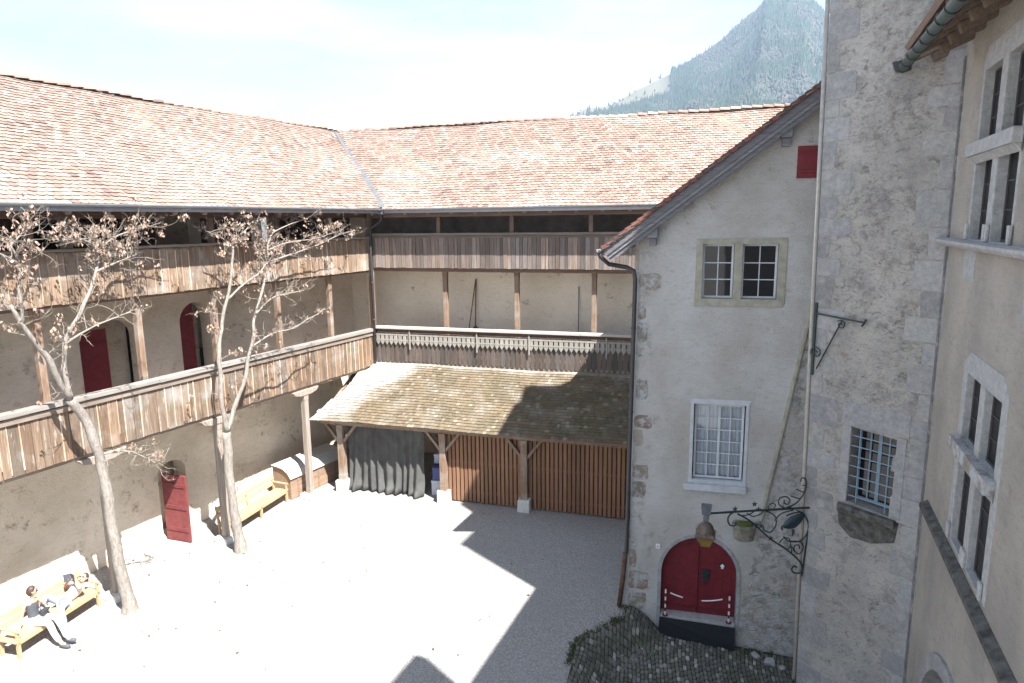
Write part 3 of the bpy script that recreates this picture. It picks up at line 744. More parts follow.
# long-handled tools leaning on the gallery wall, cover lying upstairs
r0 = empty('gardening_fork', FB, (3.55, 1.45, 4.3), label='pair of long dark poles joined at the top, leaning on the back gallery wall', cat='tool')
b = MB(); b.tube([(-.22, -.35, .02), (.10, .1, 2.94)], .022, 6); b.tube([(.16, -.3, .02), (.12, .1, 2.98)], .026, 6); b.build('pole', M['darkbeam'], r0)
b = MB(); b.lathe([(.02, .75), (.17, .8), (.2, .95), (.12, 1.08), (.03, 1.18)], (.14, -.1), 9, sy=.5); b.build('basket_head', M['darkzinc'], r0)
r0 = empty('leaning_pole', FB, (7.72, 1.5, 4.3), label='single thin grey pole leaning on the back gallery wall near the house', cat='tool')
b = MB(); b.tube([(.06, -.35, .02), (0, .06, 2.75)], .022, 6); b.build('pole', M['barge'], r0); b = MB(); b.box(-.05, .14, -.37, -.33, 0, .18); b.build('blade', M['darkzinc'], r0)
b = MB()
for i in range(13):
    for j in range(7):
        u, v = i / 12, j / 6; e = math.sin(math.pi * u) ** .6 * math.sin(math.pi * v) ** .5
        b.v.append((u * 2.2 - 1.1, v * .7 - .35, 1.32 * e * (.85 + .1 * math.sin(u * 9)) + .05 * noise.noise(Vector((u * 5, v * 5, 0)))))
for i in range(12):
    for j in range(6): q = i * 7 + j; b.f.append([q, q + 1, q + 8, q + 7]); b.t.append(1.0)
o = b.build('covered_heap', M['zinc'], None, smooth=True); o.location = FB.w(4.3, .9, 8.0); o.rotation_euler = (0, 0, FB.rz)
tag(o, 'pale grey cover draped over a heap on the top back gallery', 'cover')

# ------------------------------------------------------------------ gabled house
house = empty('gabled_house', FH, label='pale rendered house with a red arched door and a steep gable at the court corner', cat='house')
TZ = lambda x: 9.30 + .752 * x            # underside of the roof along the gable
b = MB()
doorh = arch(.80, 2.58, -1.0, 1.02, 1.99, 16)
b.wall([(-.16, -2.2), (6, -2.2), (6, TZ(6)), (.13, TZ(.13)), (.03, 2.2), (-.11, 0)], [doorh, rect(1.51, 2.19, 7.72, 8.94), rect(2.35, 3.11, 7.72, 8.94), rect(1.44, 2.60, 3.44, 5.29), rect(3.36, 3.79, 10.31, 10.97)], 0, .5)
b.wall([(6, -2.2), (12, -2.2), (12, TZ(0)), (6, TZ(6))], [], 0, .5)
b.prism([(0, .5, -1), (.5, .5, -1), (1.75, 8.2, -1), (1.25, 8.2, -1)], (0, 0, 10.25)); b.box(11.5, 12, .5, 8.2, -1, 9.25)
b.build('wall', M['house_wall'], house)
b = MB(); b.box(.5, 11.5, .52, 8, 6.2, 6.4); b.box(.5, 11.5, .52, 8, 2.4, 2.6); b.box(.5, 11.5, 4, 4.2, -1, 9.2); b.build('inner_floor', M['dark'], house)
# roof
O = Vector((-.66, -.42, 8.84)); V = Vector((6.66, 0, 5.01)).normalized(); LH = math.hypot(6.66, 5.01); N = Vector((-5.01, 0, 6.66)).normalized()
SHR = lambda mb: setattr(mb, 'v', [(x + .16 * max(0, y), y, z) for x, y, z in mb.v])
b = MB()
b.prism([O - N * .02, O + V * LH - N * .02, O + V * LH - N * .02 + Vector((0, 8.2, 0)), O - N * .02 + Vector((0, 8.2, 0))], -N * .07)
V2 = Vector((6.66, 0, -5.01)).normalized(); N2 = Vector((5.01, 0, 6.66)).normalized(); P = O + V * LH
b.prism([P - N2 * .02, P + V2 * LH - N2 * .02, P + V2 * LH - N2 * .02 + Vector((0, 8.2, 0)), P - N2 * .02 + Vector((0, 8.2, 0))], -N2 * .07)
SHR(b); hr = b.build('roof', M['ceil'], house)
b = MB(); tiles(b, O, (0, 1, 0), V, 0, 8.2, LH, .185, .165, .02, lambda u, v: True, tile_tint(8.8), lift=.04)
SHR(b)
# verge tiles along the gable edge: each row bends over the edge board
v = 0
while v < LH:
    p = O + V * v; t = random.choice([(.14, .045, .035), (.10, .035, .03), (.18, .06, .045), (.07, .03, .028)])
    vs = []
    for dy in (-.075, .12):
        for dv, dn in ((0, .085), (.19, .055), (.19, -.03), (0, -.005)):
            q = p + V * dv + N * dn; vs.append((q.x, q.y + dy, q.z))
    b.add(vs, [(0, 1, 2, 3), (7, 6, 5, 4), (0, 4, 5, 1), (1, 5, 6, 2), (2, 6, 7, 3), (3, 7, 4, 0)], t); v += .165
b.build('roof_tiles', M['tile'], hr)
b = MB()
for i, (d0, d1, y) in enumerate(((-.02, -.16, -.02), (-.162, -.235, .02), (-.237, -.33, .06))):
    p0 = O + N * d0 - V * .02; p1 = O + V * LH + N * d0; q0 = O + N * d1 - V * .02; q1 = O + V * LH + N * d1
    pts = [Vector((p.x, O.y + y, p.z)) for p in (p0, p1, q1, q0)]; b.prism(pts, (0, .05, 0), (.75, 1.15, .8)[i])
b.build('verge_board', M['barge'], house)
b = MB(); half_gutter(b, (-.74, -.5, 8.84), (.52, 7.8, 8.86), .075); b.tube([(-.74, -.43, 8.78), (-.72, -.40, 8.68), (-.55, -.2, 8.50), (-.14, -.1, 8.42), (.01, -.08, 8.34), (.045, -.07, 8.15), (-.04, -.07, 1.5), (-.06, -.08, 1.4)], .052, 8)
for z in (7, 5, 3): b.tube([(-.055 + .012 * z, -.07, z), (-.055 + .012 * z, -.07, z + .04)], .062, 8)
b.build('downpipe', M['darkzinc'], house, smooth=True)
b = MB(); b.tube([(-.06, -.09, 1.46), (-.12, -.10, .7), (-.19, -.11, .03)], .058, 8); b.build('pipe_foot', M['rustpipe'], house, smooth=True)
for x, z in ((3.10, 11.13), (.42, 9.08)):
    b = MB(); b.box(x - .11, x + .11, -.30, 0, z, z + .24); b.build('purlin_end', M['barge'], house, bevel=.02)
    b = MB(); b.box(x - .08, x + .08, -.2, 0, z - .17, z - .002); b.build('corbel', M['barge'], house, bevel=.01)
# double stone-framed window
b = MB(); b.wall([(1.36, 7.56), (3.24, 7.56), (3.24, 7.62), (3.27, 7.62), (3.27, 9.07), (1.37, 9.05)], [rect(1.515, 2.185, 7.725, 8.935), rect(2.355, 3.105, 7.725, 8.935)], -.022, .2); sur = b.build('window_surround', M['sand'], house, bevel=.008)
def window(root, x0, x1, z0, z1, y, cols, rows, fw_=.045, mw=.022, mat='frame', gl='glass', mid=False, name='window'):
    b = MB(); b.wall(rect(x0, x1, z0, z1), [rect(x0 + fw_, x1 - fw_, z0 + fw_, z1 - fw_)], y, y + .05)
    f = b.build(name, M[mat], root, bevel=.004)
    g = MB(); W_, H_ = (x1 - x0 - 2 * fw_), (z1 - z0 - 2 * fw_)
    for i in range(1, cols):
        x = x0 + fw_ + W_ * i / cols; m = mw * (2.2 if mid and i == cols // 2 else 1); g.box(x - m / 2, x + m / 2, y + .004, y + .04, z0 + fw_, z1 - fw_)
    for k in range(1, rows):
        z = z0 + fw_ + H_ * k / rows; g.box(x0 + fw_, x1 - fw_, y + .008, y + .036, z - mw / 2, z + mw / 2)
    g.build('muntins', M[mat], f)
    p = MB(); p.box(x0 + fw_ + .001, x1 - fw_ - .001, y + .018, y + .024, z0 + fw_ + .001, z1 - fw_ - .001); p.build('pane', M[gl], f)
    return f
window(house, 1.52, 2.18, 7.73, 8.93, .16, 2, 3); window(house, 2.36, 3.10, 7.73, 8.93, .16, 2, 3)
f = window(house, 1.47, 2.57, 3.46, 5.26, .13, 4, 6, .05, .025, 'frame', 'clear', True)
b = MB()
for i in range(61):
    x = 1.5 + 1.04 * i / 60; yy = .23 + .018 * math.sin(i * 1.1) + .008 * math.sin(i * .37)
    b.v += [(x, yy, 3.5), (x, yy, 5.22)]
for i in range(60): b.f.append([2 * i, 2 * i + 2, 2 * i + 3, 2 * i + 1]); b.t.append(1.0)
b.build('curtain', M['curtain'], f, smooth=True, recalc=False)
b = MB(); b.wall([(1.37, 3.36), (2.66, 3.36), (2.66, 5.33), (2.72, 5.42), (1.28, 5.40), (1.37, 5.32)], [rect(1.445, 2.595, 3.445, 5.285)], -.018, .12); b.build('window_surround', M['whitelime'], house, bevel=.006)
b = MB(); b.box(1.27, 2.67, -.12, .1, 3.21, 3.36, 1, .006); b.build('window_sill', M['whitelime'], house, bevel=.012)
b = MB(); b.box(3.36, 3.79, -.03, .02, 10.31, 10.97); b.box(3.38, 3.77, -.05, -.03, 10.42, 10.48); b.box(3.38, 3.77, -.05, -.03, 10.8, 10.86); b.build('shutter', M['red'], house, bevel=.004)
# sloping stone moulding and loose patches
b = MB(); b.obox((3.02, -.02, 2.55), (3.90, -.02, 8.0), .08, .10, 1, (0, 1, 0)); b.obox((2.98, -.01, 2.5), (3.02, -.02, 2.75), .07, .09, 1, (0, 1, 0)); b.build('sloping_moulding', M['sand'], house, bevel=.02)
z = -.4
while z < 8.3:
    h = U(.28, .6)
    if rnd() < .62:
        w_ = U(.18, .5); c = U(.7, 1.1); x0 = .005; k = random.choice([(1, .95, .85), (1, .85, .75), (1.1, 1.1, 1.1)])
        pts = []; 
        for a in range(14):
            th = 2 * math.pi * a / 14; e = 1 + U(-.12, .08); ca, sa = math.cos(th), math.sin(th); ca = math.copysign(abs(ca) ** .5, ca); sa = math.copysign(abs(sa) ** .5, sa)
            pts.append((max(x0 + .016 * z, x0 + .016 * z + w_ / 2 + ca * w_ / 2 * e), -.006, z + h / 2 + sa * h * .44 * e))
        b = MB(); b.prism(pts, (0, .02, 0), tuple(c * q for q in k)); b.build('quoin_stone', M['brownstone'], house)
    z += h
# arched door
b = MB(); A1 = arch(.72, 2.66, -.8, 1.02, 2.07, 16); b.wall(A1, [arch(.81, 2.57, -.79, 1.02, 1.98, 16)], -.02, .28); b.build('door_surround', M['oldstone'], house, bevel=.012)
b = MB(); b.box(.815, 2.565, -.08, .24, -.7, -.10, 1); b.build('threshold', M['stone'], house, bevel=.012)
def leafh(x0, x1):
    pts = [p for p in arch(.82, 2.56, -.09, 1.02, 1.97, 24)]
    cx = (.82 + 2.56) / 2; full = pts[2:]
    if x0 < cx - .1: q = [(x0, -.09), (x1, -.09), (x1, 1.97)] + [p for p in full if p[0] < x1 - .01]
    else: q = [(x0, -.09), (x1, -.09)] + [p for p in full if p[0] > x0 + .01] + [(x0, 1.97)]
    b = MB(); b.wall(q, [], .2, .26); return b
lf = leafh(.82, 1.684); dl = lf.build('door', M['red'], house)
rf_ = leafh(1.696, 2.56)
for k in range(4): lf.box(.97 + k * .2, .975 + k * .2, .194, .2, -.05, 1.45, .45); rf_.box(1.86 + k * .2, 1.865 + k * .2, .194, .2, -.05, 1.45, .45)
rf_.box(1.70, 1.74, .185, .2, -.08, 1.9, .8); dr = rf_.build('door', M['red'], house)
for d_, x0, x1 in ((dl, .84, 1.67), (dr, 1.745, 2.54)):
    b = MB(); b.box(x0, x1, .175, .1935, .0, .07, .75); b.build('door_rail', M['red'], d_, bevel=.004)
b = MB(); b.box(1.77, 1.95, .15, .193, .85, 1.09); b.box(1.82, 1.90, .12, .15, .9, 1.0); b.tube([(1.86 + .06 * math.cos(a * .52), .13, .79 + .06 * math.sin(a * .52)) for a in range(13)], .012, 6); b.build('lock', M['iron'], dr, bevel=.005)
b = MB(); b.lathe([(.075, 0), (.075, .006)], (0, 0), 18); 
o = b.build('arrow_sign', M['black'], dr); o.matrix_local = Matrix.Translation((2.24, .193, 1.21)) @ Matrix.Rotation(R(90), 4, 'X')
b = MB(); b.prism([(2.21, .186, 1.15), (2.27, .186, 1.15), (2.27, .186, 1.21), (2.30, .186, 1.21), (2.24, .186, 1.28), (2.18, .186, 1.21), (2.21, .186, 1.21)], (0, -.004, 0)); b.build('arrow', M['white'], dr)
b = MB(); b.box(.66, .76, -.045, -.03, 1.62, 1.74); pl_ = b.build('number_plate', M['white'], house)
b = MB(); b.tube([(.71 + .018 * math.cos(a * .6), -.048, 1.665 + .018 * math.sin(a * .6)) for a in range(11)], .004, 5); b.tube([(.692, -.048, 1.665), (.694, -.048, 1.69), (.71, -.048, 1.715)], .004, 5); b.build('number', M['barge'], pl_)
# black board in front of the threshold
r0 = empty('door_board', FH, (1.68, -.13, 0), label='black board standing against the grey threshold of the red arched door', cat='board')
b = MB(); b.prism([(-.92, -.07, -.68), (.90, -.12, -.72), (.88, .0, -.19), (-.88, .0, -.13)], (0, .025, 0)); b.build('board', M['black'], r0, bevel=.005)
# red and white barrier posts with a sagging chain
def bpost(x, z0, label):
    r = empty('barrier_post', FH, (x, -.06, z0), label=label, cat='barrier post', group='red and white posts at the arched door')
    b = MB(); b.lathe([(.07, 0), (.07, .012), (.02, .02)], n=12); b.build('foot', M['red'], r)
    for k in range(7):
        b = MB(); b.lathe([(.021, .02 + k * .095), (.021, .02 + k * .095 + .094)], n=10); b.build('red_band' if k % 2 else 'white_band', M['red'] if k % 2 else M['white'], r)
bpost(.93, -.10, 'left red and white striped post on the threshold of the arched door'); bpost(2.42, -.10, 'right red and white striped post on the threshold of the arched door')
r0 = empty('barrier_chain', FH, (1.67, -.06, -.09), label='thin red and white chain sagging across the arched door between two striped posts', cat='chain')
cr_ = MB(); cw = MB(); pts = [(-.74 + 1.48 * i / 40, 0, .64 - .16 * (1 - ((i - 20) / 20) ** 2)) for i in range(41)]
for i in range(40): ((cw if (3 <= i <= 10 or 23 <= i <= 35) else cr_)).tube([pts[i], pts[i + 1]], .016 if (3 <= i <= 10 or 23 <= i <= 35) else .008, 6)
cr_.build('red_links', M['red'], r0); cw.build('white_links', M['white'], r0)
# wall basin with moss
r0 = empty('stone_basin', FH, (2.66, -.04, 2.12), label='grey stone wall basin filled with green moss, under the wrought iron bracket', cat='basin')
b = MB(); pr_ = [(.16, 0), (.22, .03), (.25, .3), (.28, .33), (.28, .40), (.22, .40), (.20, .36)]
b.lathe(pr_, (0, -.14), 16, sy=.8); b.build('bowl', M['moss_stone2'], r0, bevel=.006)
b = MB(); b.lathe([(.20, .36), (.17, .41), (.08, .43)], (0, -.14), 14, sy=.8); b.build('moss', M['moss'], r0, smooth=True)

# ------------------------------------------------------------------ stair tower
tower = empty('stair_tower', FT, label='tall grey rubble stone stair tower with a barred window, between house and palace', cat='tower')
TW = 2.32; ang = math.pi / 4; ap = TW / 2 * (1 + math.sqrt(2)); cx, cy = TW / 2, ap; RC = TW / 2 / math.sin(math.pi / 8)
b = MB(); ZT = 14.6
th_hole = [(.97, 4.20), (1.79, 4.16), (1.79, 5.62), (.97, 5.66)]
bat = lambda z: .215 * (12.5 - z) / 12.5
b.wall([(bat(-3), -3), (TW, -3), (TW, ZT), (bat(ZT), ZT)], [th_hole], 0, .55)
plan = [(TW, 0), (3.96, 1.64), (3.96, 3.96), (TW, 5.6), (-.3, 5.6), (-1.61, 2.97), (0, 0)]
for (xa, ya), (xb_, yb_) in zip(plan, plan[1:]):
    d_ = Vector((xb_ - xa, yb_ - ya, 0)); nn = Vector((-d_.y, d_.x, 0)).normalized() * .5
    sa, sb = (1 if xa == 0 else 0), (1 if xb_ == 0 else 0)
    b.prism([(xa + sa * bat(-3), ya, -3), (xb_ + sb * bat(-3), yb_, -3), (xb_ + sb * bat(ZT), yb_, ZT), (xa + sa * bat(ZT), ya, ZT)], nn)
b.build('wall', M['tower_wall'], tower)
b = MB(); b.box(.4, 2.0, 1.2, 1.3, 3, 7); b.box(.2, 2.2, .56, 1.3, 3.0, 3.1); b.build('inner_wall', M['dark'], tower)
# dressed corner stones
def quoins(xa0, sgn, z0, z1, name, wmin, wmax, par, y=0.0, skip=0.0, lean=False):
    z = z0; k = 0
    while z < z1:
        b = MB(); xa = xa0 + (bat(z + .2) if lean else 0)
        h = U(.30, .62); w_ = (wmin if k % 2 else wmax) * U(.8, 1.15); t = U(.78, 1.18)
        if rnd() >= skip:
            x0, x1 = (xa, xa + w_) if sgn > 0 else (xa - w_, xa); e = lambda: U(-.03, .03); c = U(.03, .07)
            pts = [(x0, z + .012), (x1 - c * (sgn > 0) + e(), z + .012), (x1 + e() * (sgn > 0), z + c), (x1 + e() * (sgn > 0), z + h - c), (x1 - c * (sgn > 0) + e() * (sgn > 0), z + h - .006), (x0 + c * (sgn < 0) + e() * (sgn < 0), z + h - .006), (x0 + e() * (sgn < 0), z + h - c)]
            b.prism([(p[0], y - .006, p[1]) for p in pts], (0, .06, 0), (t, t * U(.99, 1.01), t * U(.95, 1.02))); b.build(name, M['quoin'], par, bevel=.008)
        z += h; k += 1
quoins(-.01, 1, -1.5, 13.8, 'quoin_stone', .3, .55, tower, lean=True); quoins(TW + .008, -1, -1.5, 13.8, 'quoin_stone', .32, .56, tower)
b = MB(); b.box(.78, 2.0, -.02, .3, 5.68, 6.13, 1.0, .012); b.build('lintel', M['quoin'], tower, bevel=.012)
b = MB(); b.prism([(.80, -.02, 4.14), (1.95, -.02, 4.12), (1.9, -.02, 3.72), (1.5, -.02, 3.55), (1.1, -.02, 3.52), (.85, -.02, 3.7)], (0, .3, 0)); b.box(.86, 1.9, -.13, .0, 4.0, 4.15, 1.2, .01); b.build('window_sill', M['moss_stone'], tower, bevel=.02)
b = MB(); b.box(.80, .965, -.015, .4, 4.17, 5.67, 1.1); b.box(1.80, 1.96, -.015, .4, 4.17, 5.67, 1.05); b.build('window_jamb', M['quoin'], tower, bevel=.01)
window(tower, .985, 1.78, 4.22, 5.60, .26, 4, 1, .05, .03, 'bluegrey', 'glass', True)
b = MB()
for x in (1.12, 1.66): b.tube([(x, .05, 4.18), (x, .05, 5.64)], .012, 6)
for i in range(7): z = 4.32 + i * .195; b.tube([(.93, .035, z), (1.81, .035, z)], .012, 6)
b.build('grille', M['bluegrey'], tower)
# corbelled chamber and roof above the picture
b = MB()
def octo(r, z): return [(cx + r * math.cos(k * ang + ang / 2), cy + r * math.sin(k * ang + ang / 2), z) for k in range(8)]
prof = [(RC - .2, 14.4), (RC - .05, 14.7), (RC - .05, 14.9), (RC - .05, 17.3)]
vs = [p for r, z in prof for p in octo(r, z)]
b.add(vs, [(i * 8 + k, i * 8 + (k + 1) % 8, (i + 1) * 8 + (k + 1) % 8, (i + 1) * 8 + k) for i in range(3) for k in range(8)]); b.build('upper_chamber', M['tower_wall'], tower)
b = MB(); vs = octo(RC + .08, 17.3) + octo(1.7, 19.2) + octo(.05, 22.8); b.add(vs, [(i * 8 + k, i * 8 + (k + 1) % 8, (i + 1) * 8 + (k + 1) % 8, (i + 1) * 8 + k) for i in range(2) for k in range(8)] + [tuple(range(8))], (.4, .22, .16)); b.build('roof', M['tile'], tower)
b = MB(); b.tube([(-.06 + bat(-2.2), -.0, -2.2), (-.06 + bat(14), -.0, 14.0)], .04, 8); b.build('cream_pipe', M['cream'], tower, smooth=True)

def arc(cx_, cz, r0, r1, a0, a1, n_=14):
    return [(cx_ + (r0 + (r1 - r0) * i / n_) * math.cos(R(a0 + (a1 - a0) * i / n_)), cz + (r0 + (r1 - r0) * i / n_) * math.sin(R(a0 + (a1 - a0) * i / n_))) for i in range(n_ + 1)]
# small hinged bracket high on the tower
r0 = empty('iron_bracket', FT, (.12, -.03, 6.7), label='small empty wrought iron bracket high on the tower corner', cat='bracket')
b = MB(); b.box(-.02, .02, -.02, .01, -.2, 1.2); b.build('wall_bar', M['iron'], r0)
b = MB(); b.tube([(.0, -.03, 1.0), (.98, -.05, .93)], .018, 6); b.tube([(.93, -.05, .86), (1.0, -.05, .99)], .02, 6); b.build('arm', M['iron'], r0)
b = MB(); b.tube([(.10, -.03, -.06), (.55, -.04, .93)], .014, 6)
b.tube([(p[0], -.04, p[1]) for p in arc(.53, .84, .02, .09, 0, 500)], .012, 5); b.tube([(p[0], -.04, p[1]) for p in arc(.08, .25, .02, .12, 0, 560, 20)], .012, 5); b.build('scroll', M['iron'], r0)

# big scrolled sign bracket with a dark bird-shaped emblem
FQ = Fr((FT.w(.05, -.30).x, FT.w(.05, -.30).y), 268)
QX0, QXS, QZ0, QZS = 1.68, .003817, 3.74, -.00406
def mq(cx_, cy_): return (QX0 + (95 - cx_) * QXS, QZ0 + (cy_ - 228) * QZS)
r0 = empty('sign_bracket', FQ, (0, 0, 0), label='large scrolled wrought iron sign bracket reaching out from the tower over the arched door', cat='bracket')
def stroke(mb, pts, r=.014, sub=5, y=0):
    P_ = [Vector((mq(*p)[0], y, mq(*p)[1])) for p in pts]; out = []
    for i in range(len(P_) - 1):
        p0, p1, p2, p3 = P_[max(i - 1, 0)], P_[i], P_[i + 1], P_[min(i + 2, len(P_) - 1)]
        for k in range(sub):
            t = k / sub; out.append(.5 * ((2 * p1) + (p2 - p0) * t + (2 * p0 - 5 * p1 + 4 * p2 - p3) * t * t + (3 * p1 - p0 - 3 * p2 + p3) * t ** 3))
    out.append(P_[-1]); mb.tube(out, r, 6)
b = MB(); stroke(b, [(95, 229), (350, 220), (650, 212)], .022); stroke(b, [(650, 212), (700, 228), (735, 245)], .014); b.build('arm', M['iron'], r0)
b = MB(); stroke(b, [(610, 575), (612, 560), (618, 480), (630, 330)], .018); b.build('wall_bar', M['iron'], r0); b = MB(); b.lathe([(.012, -.10), (.03, -.06), (.012, 0)], (mq(604, 575)[0], 0), 8); b.build('finial', M['iron'], r0)
b = MB()
stroke(b, [(245, 217), (210, 238), (200, 265), (213, 293), (238, 296), (245, 278)], .016)
stroke(b, [(250, 235), (300, 262), (350, 300), (430, 370), (520, 430), (590, 490), (612, 530), (602, 556), (570, 556), (555, 538), (565, 520), (582, 526)], .018)
stroke(b, [(560, 225), (600, 245), (628, 300), (620, 355), (585, 388), (530, 386), (500, 360)], .014)
stroke(b, [(530, 385), (590, 392), (610, 420), (592, 455), (565, 440), (562, 412), (585, 408), (590, 428)], .013)
stroke(b, [(360, 218), (410, 228), (450, 255), (455, 300), (430, 335), (395, 325), (390, 305)], .014)
stroke(b, [(450, 275), (480, 240), (545, 222)], .013); stroke(b, [(270, 245), (310, 240), (350, 215)], .012); stroke(b, [(300, 232), (330, 250), (370, 240), (385, 222)], .012)
stroke(b, [(545, 216), (500, 212), (465, 190), (468, 160), (500, 152), (522, 172), (512, 192), (492, 184), (494, 170)], .013)
stroke(b, [(505, 212), (555, 188), (588, 148), (604, 102), (598, 66), (578, 58), (572, 76)], .014)
stroke(b, [(574, 166), (546, 157), (526, 150)], .012); stroke(b, [(592, 132), (572, 124), (552, 114)], .012); stroke(b, [(602, 96), (582, 96)], .01)
stroke(b, [(420, 225), (410, 200), (430, 185), (448, 195), (440, 208)], .011); stroke(b, [(545, 360), (555, 340), (550, 325)], .011)
stroke(b, [(480, 395), (500, 370), (530, 372), (540, 400), (550, 450)], .011); stroke(b, [(520, 435), (545, 415), (560, 440)], .01)
for c in ((238, 212), (340, 190), (362, 218), (355, 300), (435, 372), (525, 212), (380, 305)):
    x, z = mq(*c)
    for a in range(5): b.tube([(x, -.02, z), (x + .055 * math.cos(a * 1.257 + .3), -.035, z + .055 * math.sin(a * 1.257 + .3))], [.02, .006], 6)
b.build('scrollwork', M['iron'], r0)
b = MB(); bm = bmesh.new(); bmesh.ops.create_uvsphere(bm, u_segments=16, v_segments=10, radius=1)
c = mq(548, 285)
for v in bm.verts:
    x, y, z = v.co; k = 1 - .35 * max(0, x); v.co = Vector((c[0] + x * .21 + z * .05, y * .055, c[1] + z * .12 * (1 - .3 * abs(x)) - x * .13 + .03 * x * x))
b.add([tuple(v.co) for v in bm.verts], [[v.index for v in f_.verts] for f_ in bm.faces]); bm.free()
stroke(b, [(600, 262), (596, 244), (575, 236), (535, 242), (508, 252)], .016); stroke(b, [(545, 325), (548, 352)], .012); stroke(b, [(502, 300), (488, 310), (492, 325)], .02)
b.build('bird_emblem', flat('dark_emblem', (.03, .05, .065), .4, .3), r0, smooth=True)
# lantern hanging from the tip of the bracket
xl, _ = mq(85, 0)
r0 = empty('lantern', FQ, (xl, 0, 2.58), rz=R(-20), label='old copper lantern with amber glass hanging from the tip of the sign bracket', cat='lantern')
r0.scale = (.82, .82, .82)
z_ = lambda cy_: mq(0, cy_)[1] - 2.3
sq = dict(n=4, ph=math.pi / 4)
b = MB(); b.lathe([(.13, z_(425) - .05), (.15, z_(418) - .04), (.27, z_(378) - .03), (.25, z_(376) - .02)], **sq); b.build('glass', M['amber'], r0)
b = MB(); b.lathe([(.27, z_(378)), (.33, z_(374)), (.33, z_(360)), (.26, z_(352))], **sq); b.lathe([(.215, z_(353)), (.205, z_(335)), (.17, z_(312)), (.11, z_(296)), (.06, z_(286))], n=16)
for k in range(4):
    a = k * math.pi / 2 + math.pi / 4; b.tube([(.14 * math.cos(a), .14 * math.sin(a), z_(424) - .05), (.28 * math.cos(a), .28 * math.sin(a), z_(376))], .014, 6)
b.build('hood', flat('lantern_copper', (.13, .10, .08), .6, .3, .35, 9), r0, bevel=.008)
b = MB(); b.lathe([(.08, z_(284)), (.1, z_(262)), (.075, z_(238)), (.14, z_(236)), (.17, z_(190)), (.175, z_(184)), (.12, z_(184))], **sq); b.build('top_cap', M['bluegrey2'], r0, bevel=.006)

# ------------------------------------------------------------------ palace wall on the right
pal = empty('palace', FR, label='palace front at the right edge with stone mullioned windows and a green copper gutter', cat='building')
b = MB()
u1 = [rect(1.35, 2.23, 9.16, 10.32), rect(1.35, 2.23, 10.46, 11.45), rect(2.47, 3.35, 9.16, 10.32), rect(2.47, 3.35, 10.46, 11.45)]
l1 = [rect(2.12, 2.86, 4.95, 6.30), rect(2.12, 2.86, 6.44, 7.38), rect(3.06, 3.80, 4.95, 6.30), rect(3.06, 3.80, 6.44, 7.38)]
ar = arch(1.25, 4.75, -2.9, 1.3, 3.1, 18)
b.wall([(-.6, -3), (15, -3), (15, 12.2), (-.6, 12.2)], u1 + l1 + [ar], .0, .6)
b.build('wall', M['palace_wall'], pal)
b = MB()
for z in (8.0, 4.4, .6): b.box(-.3, 15, .62, 6.8, z, z + .25)
b.box(-.5, 15, 6.8, 7.2, -3, 12); b.box(.2, .3, .62, 6.8, -3, 12); b.build('inner_floor', M['dark'], pal)
for i, (hs, X0, X1, Z0, Z1) in enumerate(((u1, 1.35, 3.35, 9.16, 11.45), (l1, 2.12, 3.80, 4.95, 7.38))):
    b = MB(); m = (.07, .2)[i]
    b.wall([(X0 - m, Z0 - .02), (X1 + m, Z0 - .02), (X1 + m, Z1 + .12), (X1 - .1, Z1 + .30), (X0 + .1, Z1 + .30), (X0 - m, Z1 + .12)], [[(p[0] + (.006 if p[0] > (q[0][0] + q[1][0]) / 2 else -.006) * -1, p[1] - (.006 if p[1] > (q[0][1] + q[2][1]) / 2 else -.006)) for p in q] for q in hs], -.012, .52)
    sr = b.build('window_surround', M['stone'], pal, bevel=.012)
    b = MB(); zt = hs[0][2][1]; b.box(X0 - .12, X1 + .12, -.13, -.014, zt - .02, zt + .16, 1, .006); b.prism([(X0 - .1, -.014, zt - .02), (X0 - .1, -.10, zt - .021), (X0 - .1, -.014, zt - .12)], (X1 - X0 + .2, 0, 0)); b.build('transom', M['brownstone' if i else 'stone'], pal, bevel=.01)
    for q in hs:
        if q[0][1] < Z0 + .1:
            for xx in (q[0][0] - .05, q[1][0] + .05): b = MB(); b.box(xx - .05, xx + .05, -.05, -.013, Z0, Z0 + .22, 1.1, .004); b.build('mullion_base', M['stone'], pal, bevel=.01)
    for q in hs: window(pal, q[0][0] + .009, q[1][0] - .009, q[0][1] + .009, q[2][1] - .009, .08 if i else .11, 2, 3, .03, .02, 'darkframe', 'dullglass')
b = MB(); pr2 = [(0, 9.02), (-.12, 9.04), (-.17, 9.09), (-.17, 9.13), (-.06, 9.15), (0, 9.15)]
b.prism([(-.11, y, z) for y, z in pr2], (12, 0, 0)); b.build('sill_string', M['stone'], pal, bevel=.008)
for i in range(12):
    if i % 3 == 1: b = MB(); b.box(i * .95 + .3, i * .95 + .3 + U(.4, .8), -.012, 0.0, 8.6 - U(0, .25), 9.02, U(.9, 1.2), .004); b.build('facing_stone', M['stone'], pal)
b = MB(); b.prism([(.42, 0, 4.62), (.42, -.05, 4.64), (.42, -.12, 4.72), (.42, -.12, 4.79), (.42, -.0, 4.86)], (12, 0, 0)); b.build('lower_string', M['moss_stone'], pal, bevel=.012)
b = MB(); b.wall(arch(1.0, 5.0, -2.8, 1.3, 3.33, 18), [arch(1.26, 4.74, -2.79, 1.3, 3.09, 18)], -.05, .3); b.build('arch_surround', M['quoin'], pal, bevel=.015)
b = MB(); b.box(.012, .10, -.03, .0, -3, 11.9, .6); b.build('corner_shade_strip', M['quoin'], pal)  # dark tint paints the shadow line where tower and palace meet
quoins(.005, 1, -1.5, 11.8, 'quoin_stone', .10, .2, pal, -.0, .1)
